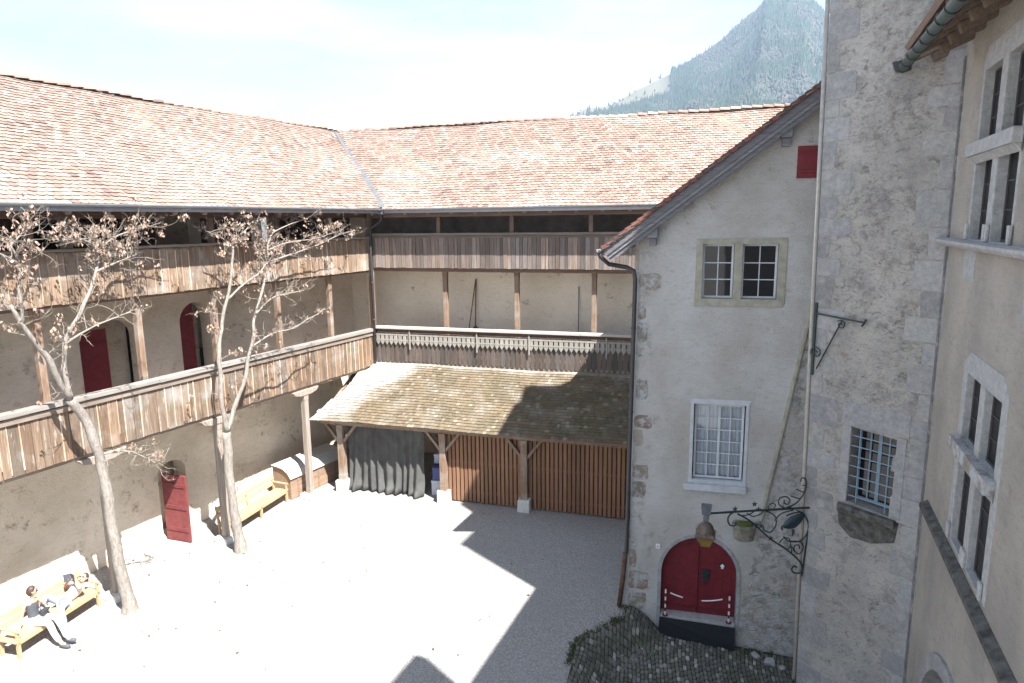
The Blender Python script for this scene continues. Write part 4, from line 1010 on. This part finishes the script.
# eaves: plaster cove, rafters, copper gutter, roof
b = MB(); x = -.2
while x < 14: b.obox((x, .5, 12.55), (x, -.78, 11.98), .15, .18, U(.8, 1.1)); b.obox((x, .3, 12.28), (x, -.42, 11.96), .13, .14, .8); x += .62
b.build('rafter', M['ceil'], pal, bevel=.01)
b = MB(); NPl = Vector((0, -.75, 1)).normalized()
b.prism([(.3, -.84, 12.0), (14.5, -.84, 12.0), (14.5, 6.4, 17.5), (-.5, 6.4, 17.5)], NPl * .08); b.prism([(-.5, 6.4, 17.5), (14.5, 6.4, 17.5), (14.5, 13.6, 12.0), (-.5, 13.6, 12.0)], (0, 0, .08)); b.build('roof_deck', M['ceil'], pal)
b = MB(); half_gutter(b, (-.42, -.79, 11.92), (14.5, -.79, 11.64), .085)
x = 0
while x < 14: z = 11.92 - .28 * (x + .42) / 15; half_gutter(b, (x, -.79, z), (x + .03, -.79, z), .096, .012); x += .55
b.build('gutter', M['copper'], pal, smooth=True)
b = MB(); b.prism([(-.52, -.95, 12.0), (-.52, -.5, 12.06), (-.52, -.5, 11.9), (-.52, -.79, 11.82), (-.52, -.9, 11.86)], (.07, 0, 0)); b.build('end_plate', M['darkzinc'], pal)
# unseen blockers added on the roof so their shadows reach the court
dz = MB(); xd = 6.1
q = FR.l((4.98, 5.4, 0)); xd = q.x
dz.box(xd, xd + 6, -.1, .2, 12.0, 16.0); dz.build('shadow_wall', M['palace_wall'], pal)  # thin wall out of view, shaped only for its shadow
b = MB(); b.box(.6, 2.15, .78, 1.9, 12.4, 19.6); ch = b.build('shadow_stack', M['palace_wall'], pal)  # tall blocker out of view, added to shade court and house front
b = MB(); b.box(.57, 2.18, .75, 1.93, 19.6, 19.75); b.build('top_cap', M['stone'], ch)  # tops the added shadow blocker

# ------------------------------------------------------------------ bare trees
n = NT('pale_bark'); f = n.noise(6, 7, n.co((3, 3, 1)), .7, .8); g = n.noise(3, 4); h = n.vor(5)
col = n.mix(n.ramp(f, [(.32, 0.), (.66, 1.)]), (.15, .13, .112), (.32, .29, .26))
col = n.mix(n.ramp(g, [(.60, 0.), (.68, .7)]), col, (.16, .14, .12)); col = n.mix(n.ramp(n.noise(9, 3), [(.62, 0.), (.7, .5)]), col, (.36, .33, .12))
M['bark'] = n.out(col, .9, n.bump(f, .7, .03)); M['twig'] = flat('twig_bark', (.24, .205, .17), .9, 0, .3, 8)
M['leaf'] = leafy('dry_leaf', (.24, .17, .13), (.35, .265, .21))
T1 = {
'trunk': [(11.27, .76, -.1), (11.30, .76, .4), (11.42, .76, 1.44), (11.49, .76, 3.02), (11.59, .76, 4.18), (11.77, .76, 5.08), (12.07, .76, 5.63)],
'a': [(12.07, .76, 5.63), (12.43, .8, 6.57), (12.66, .85, 7.01), (12.88, .9, 7.45), (13.06, .8, 7.9)],
'b': [(12.88, .9, 7.45), (12.9, .95, 8.19), (12.8, .9, 8.71), (12.9, .9, 9.12)],
'c': [(12.07, .76, 5.63), (12.08, .7, 6.28), (12.0, .75, 6.88), (11.75, .85, 7.45), (11.42, .9, 7.94), (11.2, .85, 8.45), (11.06, .8, 8.83), (10.98, .76, 9.28)],
'd': [(12.0, .75, 6.88), (11.65, 1.0, 7.17), (11.16, 1.2, 7.38), (10.71, 1.3, 7.51)],
'e': [(11.2, .85, 8.45), (10.77, 1.0, 8.65), (10.38, 1.1, 8.79)],
'f': [(11.02, .8, 8.94), (10.58, .7, 9.2), (10.04, .76, 9.40), (9.63, .8, 9.45)],
'g': [(11.06, .8, 8.83), (11.3, 1.0, 9.1), (11.62, 1.1, 9.2), (12.06, 1.2, 9.2)],
'h': [(12.9, .9, 9.12), (12.63, .8, 9.35), (12.3, .7, 9.5)], 'h2': [(12.8, .9, 8.71), (13.3, 1.1, 9.0), (13.8, 1.2, 9.1)],
's': [(11.59, .76, 4.18), (11.05, .9, 4.13), (10.69, 1.0, 3.89), (10.37, 1.05, 3.6)],
}
T2 = {
'trunk': [(7.80, .81, -.1), (7.84, .81, .4), (7.93, .81, 1.34), (7.98, .81, 2.57), (7.97, .81, 3.7)],
'a': [(7.97, .81, 3.7), (8.06, .81, 4.8), (7.99, .81, 5.78), (7.81, .75, 6.6), (7.55, .8, 7.41), (7.33, .85, 8.23), (7.19, .81, 8.91)],
'b': [(7.97, .81, 3.7), (7.53, .9, 4.52), (7.23, 1.0, 5.34), (7.1, 1.05, 5.91), (6.84, 1.0, 6.6), (6.55, .95, 7.3), (6.23, .9, 7.8), (6.02, .85, 8.37), (5.89, .81, 8.87)],
'c': [(7.55, .8, 7.41), (7.05, .95, 7.81), (6.47, 1.0, 8.11), (6.1, .9, 8.35)],
'd': [(5.89, .81, 8.87), (5.53, .7, 9.2), (4.92, .7, 9.45), (4.23, .75, 9.6)],
'e': [(6.02, .85, 8.37), (5.24, 1.0, 8.54), (4.12, 1.1, 8.8), (3.15, 1.1, 9.06), (2.32, 1.0, 9.2)],
'f': [(7.19, .81, 8.91), (7.52, .7, 9.15), (7.9, .7, 9.3)],
'g': [(7.19, .81, 8.91), (6.89, .8, 9.2), (6.42, .7, 9.45)],
's': [(7.1, 1.05, 6.0), (6.38, 1.2, 6.29), (5.65, 1.25, 6.34), (4.78, 1.2, 6.53), (4.13, 1.15, 6.7)],
't': [(6.75, 1.0, 6.9), (6.33, 1.2, 7.33), (5.74, 1.3, 7.41), (5.12, 1.3, 7.45)],
'g2': [(5.9, .85, 8.72), (5.0, .7, 8.9), (3.72, .7, 9.0), (2.8, .8, 9.2)],
}
RAD = {'trunk': (.25, .155), 'a': (.10, .05), 'b': (.075, .035), 'c': (.085, .03)}
def crm(P_, sub=4):
    out = []
    for i in range(len(P_) - 1):
        p0, p1, p2, p3 = P_[max(i - 1, 0)], P_[i], P_[i + 1], P_[min(i + 2, len(P_) - 1)]
        for k in range(sub):
            t = k / sub; out.append(.5 * ((2 * p1) + (p2 - p0) * t + (2 * p0 - 5 * p1 + 4 * p2 - p3) * t * t + (3 * p1 - p0 - 3 * p2 + p3) * t ** 3))
    return out + [P_[-1]]
def tree(T, label, seed, rad):
    random.seed(seed)
    base = Vector(T['trunk'][0]); base.z = 0
    root = empty('bare_tree', FL, tuple(base), label=label, cat='tree', group='bare trees in front of the left gallery')
    tr = MB(); tw = MB(); lf_ = MB(); ends = []
    for k, P_ in T.items():
        pts = crm([Vector(p) - base for p in P_]); r0_, r1_ = rad.get(k, (.03, .01)); m = len(pts)
        rr = []
        for i, p in enumerate(pts):
            t = i / (m - 1); r = r0_ + (r1_ - r0_) * t
            if k == 'trunk': r += .05 * max(0, 1 - p.z / .6) ** 2
            r *= 1 + .12 * noise.noise(p * 3 + Vector((seed, 0, 0))); rr.append(r)
            p += Vector((noise.noise(p * 2.2), noise.noise(p * 2.2 + Vector((9, 0, 0))), 0)) * (.04 if k == 'trunk' else .06)
        tr.tube(pts, rr, 10, wob=.06)
        if k != 'trunk':
            for i, p in enumerate(pts): ends.append((p, (pts[min(i + 1, m - 1)] - pts[max(0, i - 1)]).normalized(), k, i / (m - 1)))
    def leaves(p, num, sp):
        for _ in range(num):
            q = p + Vector((random.gauss(0, sp), random.gauss(0, sp), random.gauss(-.3 * sp, sp)))
            l = U(.05, .11); w_ = U(.02, .042); a = U(0, 6.28); ax = Vector((math.cos(a), math.sin(a), U(-.3, .3))); dn = Vector((U(-.5, .5), U(-.5, .5), -1)).normalized()
            t = U(.65, 1.35); sdx = ax * w_; bend = dn.cross(ax) * U(-.03, .03)
            lf_.add([q, q + dn * l * .5 + sdx + bend, q + dn * l, q + dn * l * .5 - sdx + bend], [(0, 1, 2, 3)], (t, t * U(.92, 1.03), t * U(.85, 1.05)))
    def twig(p, d, L_, r, lev, dens):
        m = 5; pts = [p]; q = p.copy(); dd = d.copy()
        for i in range(m):
            dd = (dd + Vector((random.gauss(0, .28), random.gauss(0, .28), random.gauss(.03, .25)))).normalized(); q = q + dd * L_ / m
            zz = q.z + base.z; yy = q.y + base.y
            if yy < .25: q.y = .25 - base.y + U(0, .05); dd.y = abs(dd.y)
            pts.append(q.copy())
        tw.tube(pts, [r * .85 * (1 - .75 * i / m) for i in range(m + 1)], 4, cap=False)
        if lev > 0:
            for _ in range(random.choice((2, 3, 3, 4))):
                i = random.randint(1, m); nd = (dd + Vector((random.gauss(0, .7), random.gauss(0, .7), random.gauss(.1, .6)))).normalized(); twig(pts[i], nd, L_ * U(.4, .7), r * .6, lev - 1, dens)
        elif dens > 0:
            if rnd() < dens: leaves(pts[-1], random.randint(3, 9), .04)
            if rnd() < dens * .7: leaves(pts[3], random.randint(2, 6), .05)
    for p, d, k, t in ends:
        wz = p.z + base.z
        if wz > 8.3: num, dens, L_ = 1.1, .22, .62
        elif wz > 7.0: num, dens, L_ = .5, .14, .55
        elif k in 'st' : num, dens, L_ = 1.3, .18, .45
        else: num, dens, L_ = .18, .12, .5
        if k in ('s', 't', 'd') and wz < 8: dens = .06; num = 1.4
        for _ in range(int(num + rnd())):
            a = U(0, 6.28); nd = (d * .5 + Vector((math.cos(a), math.sin(a) * .8, U(-.35, .75)))).normalized()
            twig(p, nd, L_ * U(.6, 1.25), .012, 2 if wz > 8.3 or rnd() < .5 else 1, dens)
    tr.build('trunk', M['bark'], root, smooth=True); tw.build('twigs', M['twig'], root, recalc=False); lf_.build('dry_leaves', M['leaf'], root, recalc=False)
tree(T1, 'bare pale tree with a kinked trunk and dry leaf clusters, beside the bench with people', 3, {'trunk': (.15, .095), 'a': (.07, .036), 'b': (.036, .02), 'c': (.062, .022), 'h': (.025, .01)})
tree(T2, 'bare pale tree forking like a Y with dry leaf clusters, beside the empty bench', 5, {'trunk': (.155, .115), 'a': (.072, .032), 'b': (.065, .026), 'c': (.035, .018)})
random.seed(11)

# ------------------------------------------------------------------ benches
def framepts(p, q):
    p = Vector((*p, 0)); q = Vector((*q, 0)); P_, Q_ = FL.w(*p), FL.w(*q); d = Q_ - P_
    return Fr((P_.x, P_.y), math.degrees(math.atan2(d.x, d.y))), d.length
def bench(fr, L_, legs, label):
    r = empty('wooden_bench', fr, (0, 0, 0), label=label, cat='bench', group='pale pine benches along the left gallery')
    D = .55
    b = MB()
    for i in range(4): y = .0 + i * .125; b.box(-.04, L_ + .04, y, y + .115, .40, .435, U(.92, 1.06))
    b.build('seat', M['pine'], r, bevel=.006)
    b = MB(); b.box(0, L_, .0, .03, .33, .398); b.box(0, L_, D - .06, D - .03, .33, .398); b.build('apron', M['pine'], r, bevel=.004)
    for z in (.56, .76):
        b = MB(); vs = []; b.prism([(-.02, D - .01, z), (-.02, D + .02, z), (-.02, D + .055, z + .12), (-.02, D + .025, z + .12)], (L_ + .04, 0, 0)); b.build('backrest', M['pine'], r, bevel=.005)
    for x in legs:
        b = MB(); b.box(x - .035, x + .035, .0, .07, 0, .398); b.build('leg', M['pine'], r, bevel=.005)
        b = MB(); b.prism([(x - .033, D - .06, 0), (x - .033, D, 0), (x - .033, D + .02, .5), (x - .033, D + .075, .9), (x - .033, D + .035, .9), (x - .033, D - .04, .45)], (.066, 0, 0)); b.build('leg', M['pine'], r, bevel=.005)
    for x in (legs[0], legs[-1]):
        b = MB(); b.prism([(x - .035, -.04, .63), (x - .035, D + .03, .66), (x - .035, D + .03, .70), (x - .035, -.04, .67)], (.07, 0, 0)); b.box(x - .03, x + .03, .0, .06, .436, .64); b.build('armrest', M['pine'], r, bevel=.008)
    return r
FN1, L1 = framepts((13.61, .35), (11.42, -.13)); FN2, L2 = framepts((7.25, -.11), (4.44, -.58))
bench(FN1, L1, [.04, L1 * .5, L1 - .04], 'pale pine bench in the sun at bottom left with two people on it')
bench(FN2, L2, [.04, L2 * .5, L2 - .04], 'empty pale pine bench between the forked tree and the wooden chest')

# arched-lid chest
FC, LC = framepts((4.32, -.55), (1.75, -.42))
r0 = empty('wooden_chest', FC, label='long wooden chest with a pale rounded lid at the foot of the left wall', cat='chest')
b = MB(); D = .85
prof = [(0, 0), (0, .78), (.10, .93), (.30, 1.04), (.52, 1.08), (D, 1.10), (D, 0)]
b.prism([(0, y, z) for y, z in prof], (.04, 0, 0)); b.prism([(LC, y, z) for y, z in prof], (-.04, 0, 0))
for k in range(4): b.box(.041, LC - .041, .0, .03, .02 + k * .19, .02 + k * .19 + .183, U(.85, 1.1))
b.box(.041, LC - .041, D - .03, D, 0, 1.05); b.box(.3, .36, -.02, -.001, 0, .77, .85); b.box(LC - .5, LC - .44, -.02, -.001, 0, .77, .85); b.box(LC / 2, LC / 2 + .06, -.02, -.001, 0, .77, .85)
b.build('box', M['chest'], r0, bevel=.006)
b = MB(); lid = [(-.06, .76), (.08, .955), (.29, 1.07), (.52, 1.11), (D + .02, 1.13)]
for i in range(4):
    (y0, z0), (y1, z1) = lid[i], lid[i + 1]; b.prism([(-.05, y0, z0), (-.05, y1, z1), (-.05, y1, z1 + .022), (-.05, y0, z0 + .022)], (LC + .1, 0, 0), U(.95, 1.05))
b.build('lid', M['palelid'], r0, bevel=.004)

# ------------------------------------------------------------------ people on the bench
def skin(name, P_, E_, Rd, mat, parent, sub=2, root=0):
    me = bpy.data.meshes.new(name); me.from_pydata([tuple(p) for p in P_], E_, [])
    o = bpy.data.objects.new(name, me); COL.objects.link(o); o.parent = parent
    m = o.modifiers.new('skin', 'SKIN'); m.use_smooth_shade = True
    if not me.skin_vertices:
        bm = bmesh.new(); bm.from_mesh(me); bm.verts.layers.skin.verify(); bm.to_mesh(me); bm.free()
    for i, r in enumerate(Rd):
        sv = me.skin_vertices[0].data[i]; sv.radius = (r, r) if not hasattr(r, '__len__') else r; sv.use_root = (i == root)
    s_ = o.modifiers.new('sub', 'SUBSURF'); s_.levels = sub; s_.render_levels = sub
    me.materials.append(mat); return o
_f = flat
def flat(name, c, rough=.6, metal=0, var=.12, scale=12):
    n = NT(name); f = n.noise(scale, 3); return n.out(n.mix(f, tuple(x * (1 - var) for x in c), tuple(x * (1 + var) for x in c)), rough)
M['skin'] = flat('skin_tone', (.50, .30, .21), .5, 0, .05); M['hair'] = flat('dark_hair', (.05, .03, .02), .6); M['ctop'] = flat('dark_grey_top', (.06, .065, .075), .9)
M['whitec'] = flat('white_trousers', (.62, .62, .64), .9, 0, .04); M['jean'] = flat('pale_jeans', (.34, .42, .55), .9, 0, .06); M['shoe'] = flat('dark_shoe', (.07, .075, .09), .7); M['bag'] = flat('dark_bag', (.03, .03, .035), .6)
def hand(P_, E_, Rd, w_, palm_dir, side):
    """adds palm and five fingers starting from the wrist index"""
    pw = P_[w_]; d = Vector(palm_dir).normalized(); s = Vector(side).normalized()
    k = len(P_); P_.append(pw + d * .07); Rd.append((.032, .018)); E_.append((w_, k))
    for i, l in enumerate((.065, .075, .07, .055)):
        a = len(P_); off = s * (-.027 + .018 * i); P_.append(pw + d * .10 + off); Rd.append(.009); E_.append((k, a))
        P_.append(pw + d * (.10 + l * .6) + off * 1.1 + Vector((0, 0, -.01))); Rd.append(.008); E_.append((a, a + 1))
        P_.append(pw + d * (.10 + l) + off * 1.1 + Vector((0, 0, -.028))); Rd.append(.007); E_.append((a + 1, a + 2))
    a = len(P_); P_.append(pw + d * .04 - s * .045); Rd.append(.011); E_.append((k, a)); P_.append(pw + d * .08 - s * .06); Rd.append(.009); E_.append((a, a + 1))
def head_bits(root, c, fwd, up_, female=True):
    """face, ears, hair and sunglasses as a shaped head mesh in root space"""
    f_ = Vector(fwd).normalized(); u = Vector(up_); u = (u - f_ * u.dot(f_)).normalized(); s = u.cross(f_)
    bm = bmesh.new(); bmesh.ops.create_uvsphere(bm, u_segments=20, v_segments=14, radius=1); vs = []
    for v in bm.verts:
        x, y, z = v.co          # x side, y forward, z up
        X = x * .075 * (1 - .22 * max(0, -z)); Y = y * .095; Z = z * .118
        if y > .6 and abs(x) < .25 and -.35 < z < .15: Y += .022 * (1 - abs(x) / .25)
        if y > .6 and abs(x) < .6 and .0 < z < .3: Y -= .006
        if y > .5 and z < -.6: Y += .012
        vs.append(c + s * X + f_ * Y + u * Z)
    return f_, u, s, vs, [[v.index for v in q.verts] for q in bm.faces], bm
def add_head(root, c, fwd, up_):
    f_, u, s, vs, fs, bm = head_bits(root, c, fwd, up_); bm.free()
    b = MB(); b.add(vs, fs)
    for e in (-1, 1):
        b.tube([c + s * e * .072 + u * .03, c + s * e * .084 + u * .0, c + s * e * .073 - u * .03], [.008, .016, .008], 6)
    h = b.build('head', M['skin'], root, smooth=True)
    b = MB(); b.tube([c + f_ * .088 - u * .052 + s * .024, c + f_ * .097 - u * .055, c + f_ * .088 - u * .052 - s * .024], [.003, .006, .003], 6); b.build('mouth', M['red'], h)
    b = MB(); hv = []; bm = bmesh.new(); bmesh.ops.create_uvsphere(bm, u_segments=18, v_segments=12, radius=1)
    for v in bm.verts:
        x, y, z = v.co; k = 1.0 + .08 * noise.noise(v.co * 4)
        cut = min(1, max(0, (y - .15) * 1.6 - z * .9)); k *= 1 - .25 * min(1, cut)
        hv.append(c + s * x * .09 * k + f_ * (y * .105 * k - .014) + u * (z * .128 * k + .012))
    b.add(hv, [[v.index for v in q.verts] for q in bm.faces]); bm.free(); b.build('hair', M['hair'], root, smooth=True)
    b = MB()
    for e in (-1, 1): b.lathe([(.001, 0)], (0, 0), 3) if False else b.tube([c + f_ * .09 + u * .02 + s * e * .012, c + f_ * .094 + u * .018 + s * e * .035, c + f_ * .075 + u * .02 + s * e * .062], [.014, .02, .012], 8)
    b.build('sunglasses', M['bag'], root, smooth=True)
# woman: seated, leaning back on her straight right arm, legs stretched towards the court
X0 = .70
r0 = empty('person', FN1, (X0, .25, 0), label='person in dark sleeveless top and white trousers with sunglasses, sitting upright on the pine bench', cat='person')
V_ = Vector
P_ = [V_((0, .02, .50)), V_((0, .06, .64)), V_((.01, .09, .80)), V_((.02, .09, .94)), V_((.02, .08, 1.02)), V_((.03, .05, 1.10))]
Rd = [(.135, .10), (.11, .085), (.125, .09), (.10, .06), (.045, .045), (.05, .05)]; E_ = [(0, 1), (1, 2), (2, 3), (3, 4), (4, 5)]
def chain(start, pts, rad):
    a = start
    for p, r in zip(pts, rad):
        P_.append(V_(p)); Rd.append(r); E_.append((a, len(P_) - 1)); a = len(P_) - 1
    return a
w1 = chain(3, [(-.15, .10, .96), (-.22, .13, .72), (-.30, .12, .52)], [.05, .04, .028]); hand(P_, E_, Rd, w1, (-.3, -.1, -.35), (.2, -1, 0))
w2 = chain(3, [(.17, .08, .95), (.25, -.03, .78), (.20, -.20, .66)], [.05, .04, .028]); hand(P_, E_, Rd, w2, (-.3, -.6, -.1), (0, 0, 1))
chain(0, [(-.09, -.02, .50), (-.05, -.42, .52), (-.10, -.58, .30), (-.12, -.78, .10), (-.11, -.92, .07)], [.085, .062, .05, .036, .03])
chain(0, [(.10, -.02, .50), (.17, -.38, .54), (.10, -.62, .34), (.02, -.82, .14), (.03, -.95, .12)], [.085, .062, .05, .036, .03])
skin('body', P_, E_, Rd, M['skin'], r0); add_head(r0, V_((.03, .04, 1.21)), (.75, -.6, -.1), (0, 0, 1))
skin('top', [V_((0, .02, .52)), V_((0, .06, .66)), V_((.01, .09, .80)), V_((.02, .09, .92)), V_((-.10, .10, .955)), V_((.13, .08, .95))], [(0, 1), (1, 2), (2, 3), (3, 4), (3, 5)], [(.15, .115), (.125, .1), (.145, .11), (.115, .08), .055, .055], M['ctop'], r0)
skin('trousers', [V_((0, .0, .50)), V_((-.09, -.04, .51)), V_((-.05, -.42, .53)), V_((-.10, -.59, .30)), V_((-.12, -.75, .14)), V_((.10, -.04, .51)), V_((.17, -.38, .55)), V_((.10, -.62, .34)), V_((.02, -.80, .17))], [(0, 1), (1, 2), (2, 3), (3, 4), (0, 5), (5, 6), (6, 7), (7, 8)], [(.15, .11), .10, .08, .068, .058, .10, .08, .068, .058], M['whitec'], r0)
for a, c in (((-.12, -.78, .06), (-.11, -.98, .05)), ((.02, -.82, .10), (.04, -1.0, .12))):
    b = MB(); a = V_(a); c = V_(c); b.tube([a - (c - a) * .2, a + (c - a) * .3, c - (c - a) * .15, c + (c - a) * .1], [.035, .05, .05, .025], 10); b.build('shoe', M['shoe'], r0, smooth=True)
r0 = empty('shoulder_bag', FN1, (X0 + .13, .12, .56), label='small dark bag in the lap of the sitting person', cat='bag')
b = MB(); b.box(-.11, .11, -.06, .06, .02, .18); b.build('pouch', M['bag'], r0, bevel=.03); b = MB(); b.tube([(-.1, 0, .17), (-.08, .02, .3), (.0, .05, .34), (.08, .02, .3), (.1, 0, .17)], .008, 6); b.build('strap', M['bag'], r0)
# second person lying back along the bench, head at the far arm, one leg down
X1 = L1 - .12
r0 = empty('person', FN1, (X1 - 1.0, .25, 0), label='person in white shirt and pale blue jeans lying on the far half of the bench', cat='person')
P_ = [V_((.33, .02, .53)), V_((.50, .02, .55)), V_((.66, .02, .60)), V_((.80, .03, .66)), V_((.87, .03, .71))]; E_ = [(0, 1), (1, 2), (2, 3), (3, 4)]; Rd = [(.10, .14), (.09, .12), (.1, .14), (.07, .11), (.045, .045)]
w1 = chain(3, [(.76, .20, .66), (.60, .24, .74), (.60, .08, .93)], [.05, .042, .03]); hand(P_, E_, Rd, w1, (.1, -.3, .5), (1, 0, 0))
w2 = chain(3, [(.76, -.14, .66), (.60, -.20, .76), (.62, -.06, .93)], [.05, .042, .03]); hand(P_, E_, Rd, w2, (.1, .2, .5), (1, 0, 0))
chain(0, [(.30, .10, .54), (-.02, .14, .86), (-.22, .08, .52), (-.34, .07, .48)], [.08, .06, .045, .03]); chain(0, [(.30, -.10, .53), (.0, -.26, .56), (-.06, -.38, .22), (-.12, -.44, .08)], [.08, .06, .045, .035])
skin('body', P_, E_, Rd, M['skin'], r0); add_head(r0, V_((.97, .03, .80)), (-.75, -.1, .6), (.6, 0, .8))
skin('shirt', [V_((.36, .02, .54)), V_((.50, .02, .56)), V_((.66, .02, .61)), V_((.80, .03, .67)), V_((.74, .21, .67)), V_((.66, .235, .71)), V_((.74, -.15, .67)), V_((.66, -.19, .72))], [(0, 1), (1, 2), (2, 3), (3, 4), (4, 5), (3, 6), (6, 7)], [(.12, .16), (.11, .145), (.12, .16), (.085, .13), .06, .055, .06, .055], M['whitec'], r0)
skin('jeans', [V_((.34, .0, .54)), V_((.28, .10, .55)), V_((-.02, .14, .86)), V_((-.18, .09, .58)), V_((.28, -.10, .54)), V_((.0, -.26, .57)), V_((-.05, -.37, .26)), V_((-.08, -.40, .16))], [(0, 1), (1, 2), (2, 3), (0, 4), (4, 5), (5, 6), (6, 7)], [(.12, .15), .095, .078, .062, .095, .078, .064, .06], M['jean'], r0)
for a, c in (((-.24, .08, .48), (-.42, .07, .46)), ((-.10, -.42, .06), (-.22, -.55, .05))):
    b = MB(); a = V_(a); c = V_(c); b.tube([a - (c - a) * .2, a + (c - a) * .3, c - (c - a) * .15, c + (c - a) * .1], [.035, .05, .05, .025], 10); b.build('shoe', M['shoe'], r0, smooth=True)
r0 = empty('book', FN1, (X1 - .38, .26, 1.03), rz=.2, label='dark open book held up by the lying person', cat='book')
b = MB(); b.prism([(0, 0, -.10), (-.10, .13, -.10), (-.11, .13, .1), (-.01, 0, .1)], (-.012, -.012, 0)); b.prism([(0, 0, -.10), (-.08, -.14, -.10), (-.09, -.14, .1), (-.01, 0, .1)], (-.012, .012, 0)); b.build('cover', M['shoe'], r0)

# ------------------------------------------------------------------ mountain, forest, haze
SIL = [(-30, 2.0), (-12, 4.0), (1.6, 6.6), (3.9, 7.4), (5.0, 8.1), (5.39, 8.35), (6.1, 8.75), (6.94, 8.8), (8.32, 8.95), (10.09, 9.9), (13.72, 11.4), (16.27, 12.8), (17.48, 13.8), (18.7, 14.6), (19.12, 15.0), (19.5, 15.55), (20.87, 15.9), (22, 15.2), (23.07, 14.3), (24.32, 13.0), (29.3, 10.6), (40, 7), (60, 3)]
def el(a):
    for (a0, e0), (a1, e1) in zip(SIL, SIL[1:]):
        if a0 <= a <= a1: return e0 + (e1 - e0) * (a - a0) / (a1 - a0)
    return 2
RM = 2500
def mh(a, r):
    H_ = math.tan(R(el(a))) * RM + 9.5
    t = (r - 1000) / (RM - 1000)
    x = r * math.sin(R(a)); y = r * math.cos(R(a))
    if t <= 1: z = -70 + (H_ + 70) * max(0, t) ** 1.15
    else: z = H_ - (t - 1) * 900
    amp = 60 * math.sin(math.pi * min(1, max(0, t)) ) + (6 if el(a) < 9 else 14) * min(1, max(0, t))
    z += amp * (noise.fractal(Vector((x / 300, y / 300, 1)), .9, 2.2, 5)) * .8
    z += 38 * math.sin(math.pi * min(1, max(0, t))) * (1 - abs(noise.noise(Vector((a * .35, r / 1400, 4)))) * 2.5)
    return Vector((x, y, z))
b = MB(); AA = [(-30 + .35 * i) for i in range(258)]; RR = [950 + 32 * j for j in range(62)]
for r in RR:
    for a in AA: b.v.append(tuple(mh(a, r)))
for j in range(len(RR) - 1):
    for i in range(len(AA) - 1): q = j * len(AA) + i; b.f.append([q, q + 1, q + len(AA) + 1, q + len(AA)]); b.t.append(1.0)
n = NT('mountain_side'); big = n.noise(.004, 6); md_ = n.noise(.016, 7, None, .7); fi = n.noise(.09, 4, None, .8)
col = n.mix(n.ramp(md_, [(.42, 0.), (.58, 1.)]), (.085, .07, .06), (.045, .055, .035))
col = n.mix(n.ramp(fi, [(.4, 0.), (.62, .6)]), col, (.11, .095, .085))
g_ = n.node('ShaderNodeNewGeometry'); gs = n.node('ShaderNodeSeparateXYZ'); n.l.new(g_.outputs['Position'], gs.inputs[0])
ratio = n.math('DIVIDE', gs.outputs[0], gs.outputs[1])       # bearing of the meadow shoulder on the left ridge
mead = n.math('MULTIPLY', n.sstep(ratio, .085, .105), n.math('SUBTRACT', 1.0, n.sstep(ratio, .20, .235)))
mead = n.math('MULTIPLY', mead, n.sstep(n.math('SUBTRACT', gs.outputs[2], n.math('MULTIPLY', ratio, 560.)), 262., 282.))
col = n.mix(mead, col, (.16, .15, .095))
rock = n.sstep(gs.outputs[2], 600., 690.); col = n.mix(n.math('MULTIPLY', rock, n.ramp(md_, [(.45, 0.), (.55, .8)])), col, (.26, .27, .27))
tag(b.build('mountain', n.out(col, .95, n.bump(fi, .8, 6)), smooth=True), kind='structure')
b = MB(); cnt = 0; random.seed(21)
while cnt < 44000:
    a = U(1.2, 46); r = 1300 + 1300 * rnd() ** .8
    p = mh(a, r); rt_ = p.x / p.y
    if .09 < rt_ < .225 and p.z - rt_ * 560 > 268 and rnd() < .985: continue
    if p.z < math.tan(R(6.0)) * r: continue
    d = noise.noise(Vector((p.x / 120, p.y / 120, 7))) + .5 * noise.noise(Vector((p.x / 35, p.y / 35, 2)))
    if d < -.05 and rnd() < .8: dec = True
    else: dec = d < .08 and rnd() < .5
    if dec:
        h = U(7, 12); w_ = U(2.6, 4.4); t = U(.8, 1.25); c = (1.05 * t, .82 * t, .80 * t); lv = [(.25, .15), (.9, .4), (.75, .75)]
    else:
        h = U(13, 25); w_ = U(3, 4.6); t = U(.6, 1.15); c = (.62 * t, .9 * t, .62 * t); lv = [(1.0, .05), (.5, .5)]
    vs = []; o_ = U(0, 1)
    for q, zz in lv:
        for k in range(5): vs.append((p.x + w_ * q * math.cos(o_ + k * 1.257), p.y + w_ * q * math.sin(o_ + k * 1.257), p.z + h * zz))
    vs.append((p.x, p.y, p.z + h)); m = len(lv)
    fs = [(i * 5 + k, i * 5 + (k + 1) % 5, (i + 1) * 5 + (k + 1) % 5, (i + 1) * 5 + k) for i in range(m - 1) for k in range(5)] + [((m - 1) * 5 + k, (m - 1) * 5 + (k + 1) % 5, 5 * m) for k in range(5)]
    b.add(vs, fs, c); cnt += 1
tag(b.build('forest', leafy('forest_foliage', (.045, .066, .050), (.075, .09, .07)), recalc=False), 'far conifers and bare trees covering the steep mountain slope', 'forest', kind='stuff')

b = MB(); b.box(-1700, 2300, -120, 3300, -75, 860)
hz = NT('haze_air'); hz.n.remove(hz.b); pv = hz.node('ShaderNodeVolumePrincipled'); pv.inputs['Color'].default_value = (.60, .77, 1, 1); pv.inputs['Density'].default_value = .00018; pv.inputs['Anisotropy'].default_value = .2
hz.l.new(pv.outputs[0], hz.n['Material Output'].inputs['Volume'])
tag(b.build('haze', hz.mat), kind='stuff')
